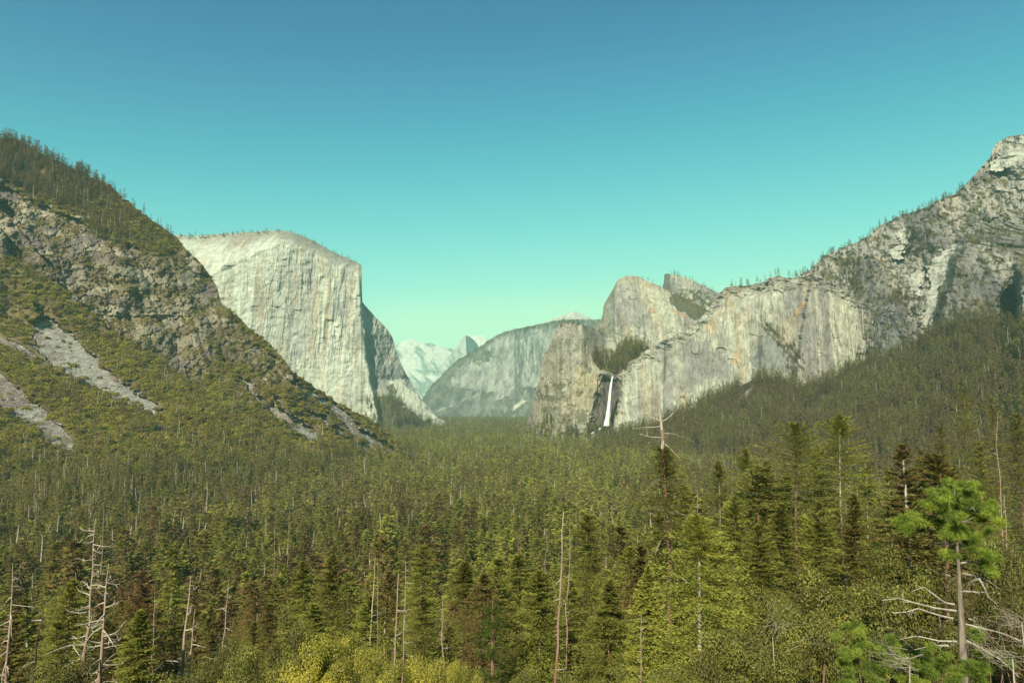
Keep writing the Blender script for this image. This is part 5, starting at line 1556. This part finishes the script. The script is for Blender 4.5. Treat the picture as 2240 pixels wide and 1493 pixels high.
        stem = Bag().put(*tube([np.zeros(3), (p0 - f4) * .5 + g.normal(0, .08, 3), p0 - f4], [.04, .03, .02], 6))
        part("stem", stem.mesh("stem", [GREYWOOD]), e4)
        tw_ = Bag()
        for k in range(n):
            q = dead_limb(g, w * g.uniform(.5, 1.2), az0 + g.normal(0, .6), g.uniform(-.2, .6), g.uniform(-.5, .6), .009, 3, 3)
            o = p0 - f4 + g.normal(0, .25, 3) * w
            c_ = 0
            for V, F in zip(q.V, q.F):
                tw_.put(V + o, F - c_)
                c_ += len(V)
        part("twigs", tw_.mesh("twigs", [DULLTWIG]), e4)
    HEROES.extend([("the bright long-needled pine", 2095, 1180), ("the dark long-needled pine", 1078, 1380)])


pine_hero()
HEROES.extend([("the waterfall", 1330, 930), ("the golden oaks", 770, 1440), ("the big olive-brown oak", 1850, 1290)])

# the nearest three hundred conifers: one mesh pair per kind, copied
near = []
g = np.random.default_rng(91)
taken = [tuple(foot_of(b[0], b[1], b[2])[0][:2]) for b in BIG] + [tuple(at(s[0], s[1], s[3])[:2]) for s in SNAGS if s[3] < 300]
cand = 0
while len(near) < 300 - len(BIG) and cand < 40000:
    cand += 1
    y = math.sqrt(g.uniform(62 ** 2, NEAR_R ** 2))
    x = y * g.uniform(-.80, .80)
    px, py = pix(np.array([x, y, float(ground(x, y))]))
    if not (-30 < px < 2270):
        continue
    if any((x - a) ** 2 + (y - b) ** 2 < 20 for a, b in taken):
        continue
    taken.append((x, y))
    near.append((x, y, float(px)))
near.sort(key=lambda q: q[1])
protos = [(c.mesh("crown", [CONIFER]), t.mesh("trunk", [(BARK, REDBARK, BARK, GREYWOOD)[i % 4]], True)) for i, (c, t) in enumerate([conifer(700 + i, 30, (3.3, 4.0, 2.9, 4.4, 3.5, 3.1, 3.9, 3.6, 2.6, 4.2)[i], sat=(.6, .45, .8, .55, .4, .9, .5, .7, .6, .45)[i], wid=(.24, .42), nb=190, spr=9, per=11, size=.37, base=(.1, .2, .3, .15, .36, .22, .28, .1, .25, .3)[i], open_=.42, k=7, flat=.6, droop=.38, power=(.8, .75, .85, .8, .8, .85, .7, .8, .8, .75)[i])[:2] for i in range(10)])]
first_of = {}
info = []
for (x, y, px) in near:
    z = float(ground(x, y))
    k = int(g.integers(0, 10))
    # how high the crowns reach in the picture
    lim = np.interp(px, [0, 300, 800, 1200, 1350, 1700, 2000, 2240], [1270, 1285, 1268, 1225, 1120, 1020, 965, 915]) + g.uniform(-20, 110)
    ztop = float(at(px, lim, y)[2])
    h = float(np.clip(min(ztop - z, g.uniform(20, 38) + (9 if px > 1380 else 0)), 7, 46))
    s = h / 30.
    wd = s * g.uniform(1.15, 1.6) * (1 if h > 16 else 1.25)
    ti = float(np.clip(.50 + .2 * fbm(x / 60, y / 60, 31, 4) + g.normal(0, .21), .03, .92))
    info.append(dict(x=x, y=y, z=z, k=k, h=h, s=s, w=wd, ti=ti))


def words_for(q, tops):
    size = "tall" if q['h'] > 29 else "mid-sized" if q['h'] > 20 else "short"
    shape = "slim" if q['w'] / q['s'] < 1.28 else "broad" if q['w'] / q['s'] > 1.47 else ""
    hue = "brownish" if q['ti'] < .27 else "dark green" if q['ti'] < .45 else "green" if q['ti'] < .62 else "yellow-green" if q['ti'] < .78 else "bright yellow-green"
    return " ".join(w for w in (size, shape, hue) if w)


labels = {}
for q in info:
    px, py = [float(v) for v in pix(np.array([q['x'], q['y'], q['z'] + q['h'] * .85]))]
    q['px'], q['py'] = px, py
    nm, hx, hy = min(HEROES, key=lambda t: math.hypot((t[1] - px), (t[2] - py) * 1.2))
    dx, dy = px - hx, py - hy
    if abs(dx) > abs(dy) * 1.6:
        rel_ = "%s of" % ("right" if dx > 0 else "left")
    elif abs(dy) > abs(dx) * 1.6:
        rel_ = "above" if dy < 0 else "below"
    else:
        rel_ = ("above" if dy < 0 else "below") + " and %s of" % ("right" if dx > 0 else "left")
    q['label'] = "%s conifer %s %s" % (words_for(q, None), rel_, nm)
    labels.setdefault(q['label'], []).append(q)
for lb, qs in labels.items():
    if len(qs) == 2:
        a, b = sorted(qs, key=lambda q: q['y'])
        a['label'] = lb + ", the nearer of two"
        b['label'] = lb + ", the farther of two"
    elif len(qs) > 2:
        for n_, q in enumerate(sorted(qs, key=lambda q: q['px'])):
            q['label'] = lb + ", %s from left of %s" % (("first", "second", "third", "fourth", "fifth", "sixth")[min(n_, 5)], ("three", "four", "five", "six")[min(len(qs) - 3, 3)])
for q in info:
    lw = q['label'].split()
    q['label'] = " ".join(lw[:16])
    e = bpy.data.objects.new("conifer", None)
    COL.objects.link(e)
    e.location = (q['x'], q['y'], q['z'] - .3)
    e.rotation_euler = (g.normal(0, .02), g.normal(0, .02), g.uniform(0, 6.28))
    e.scale = (q['w'], q['w'], q['s'])
    tag(e, q['label'], "conifer", TREES)
    if q['k'] not in first_of:
        c = bpy.data.objects.new("crown", protos[q['k']][0]); t = bpy.data.objects.new("trunk", protos[q['k']][1])
        first_of[q['k']] = (c, t)
    else:
        c, t = [o.copy() for o in first_of[q['k']]]
    for o in (c, t):
        COL.objects.link(o)
        o.parent = e
        o['tint'] = q['ti']

# ------------------------------------------------------------------ the air of the valley
def haze_box():
    x0, x1, y0, y1, z0, z1 = -14000, 14000, -400, 20000, -240, 1720
    V = np.array([(x, y, z) for z in (z0, z1) for y in (y0, y1) for x in (x0, x1)], float)
    F = np.array([(0, 2, 3, 1), (4, 5, 7, 6), (0, 1, 5, 4), (2, 6, 7, 3), (0, 4, 6, 2), (1, 3, 7, 5)])
    m, n, l, out = new_mat("hazy_air")
    v = n.new('ShaderNodeVolumePrincipled')
    v.inputs['Color'].default_value = (.55, 1.0, .92, 1)
    v.inputs['Density'].default_value = HAZE
    v.inputs['Density Attribute'].default_value = ""
    v.inputs['Anisotropy'].default_value = 0.0
    l.new(v.outputs[0], out.inputs['Volume'])
    tag(add("haze", mesh_from("haze", V, F, [m])), "thin blue-green haze filling the valley air", "haze", None, 'stuff')


HAZE = 3.4e-5
haze_box()
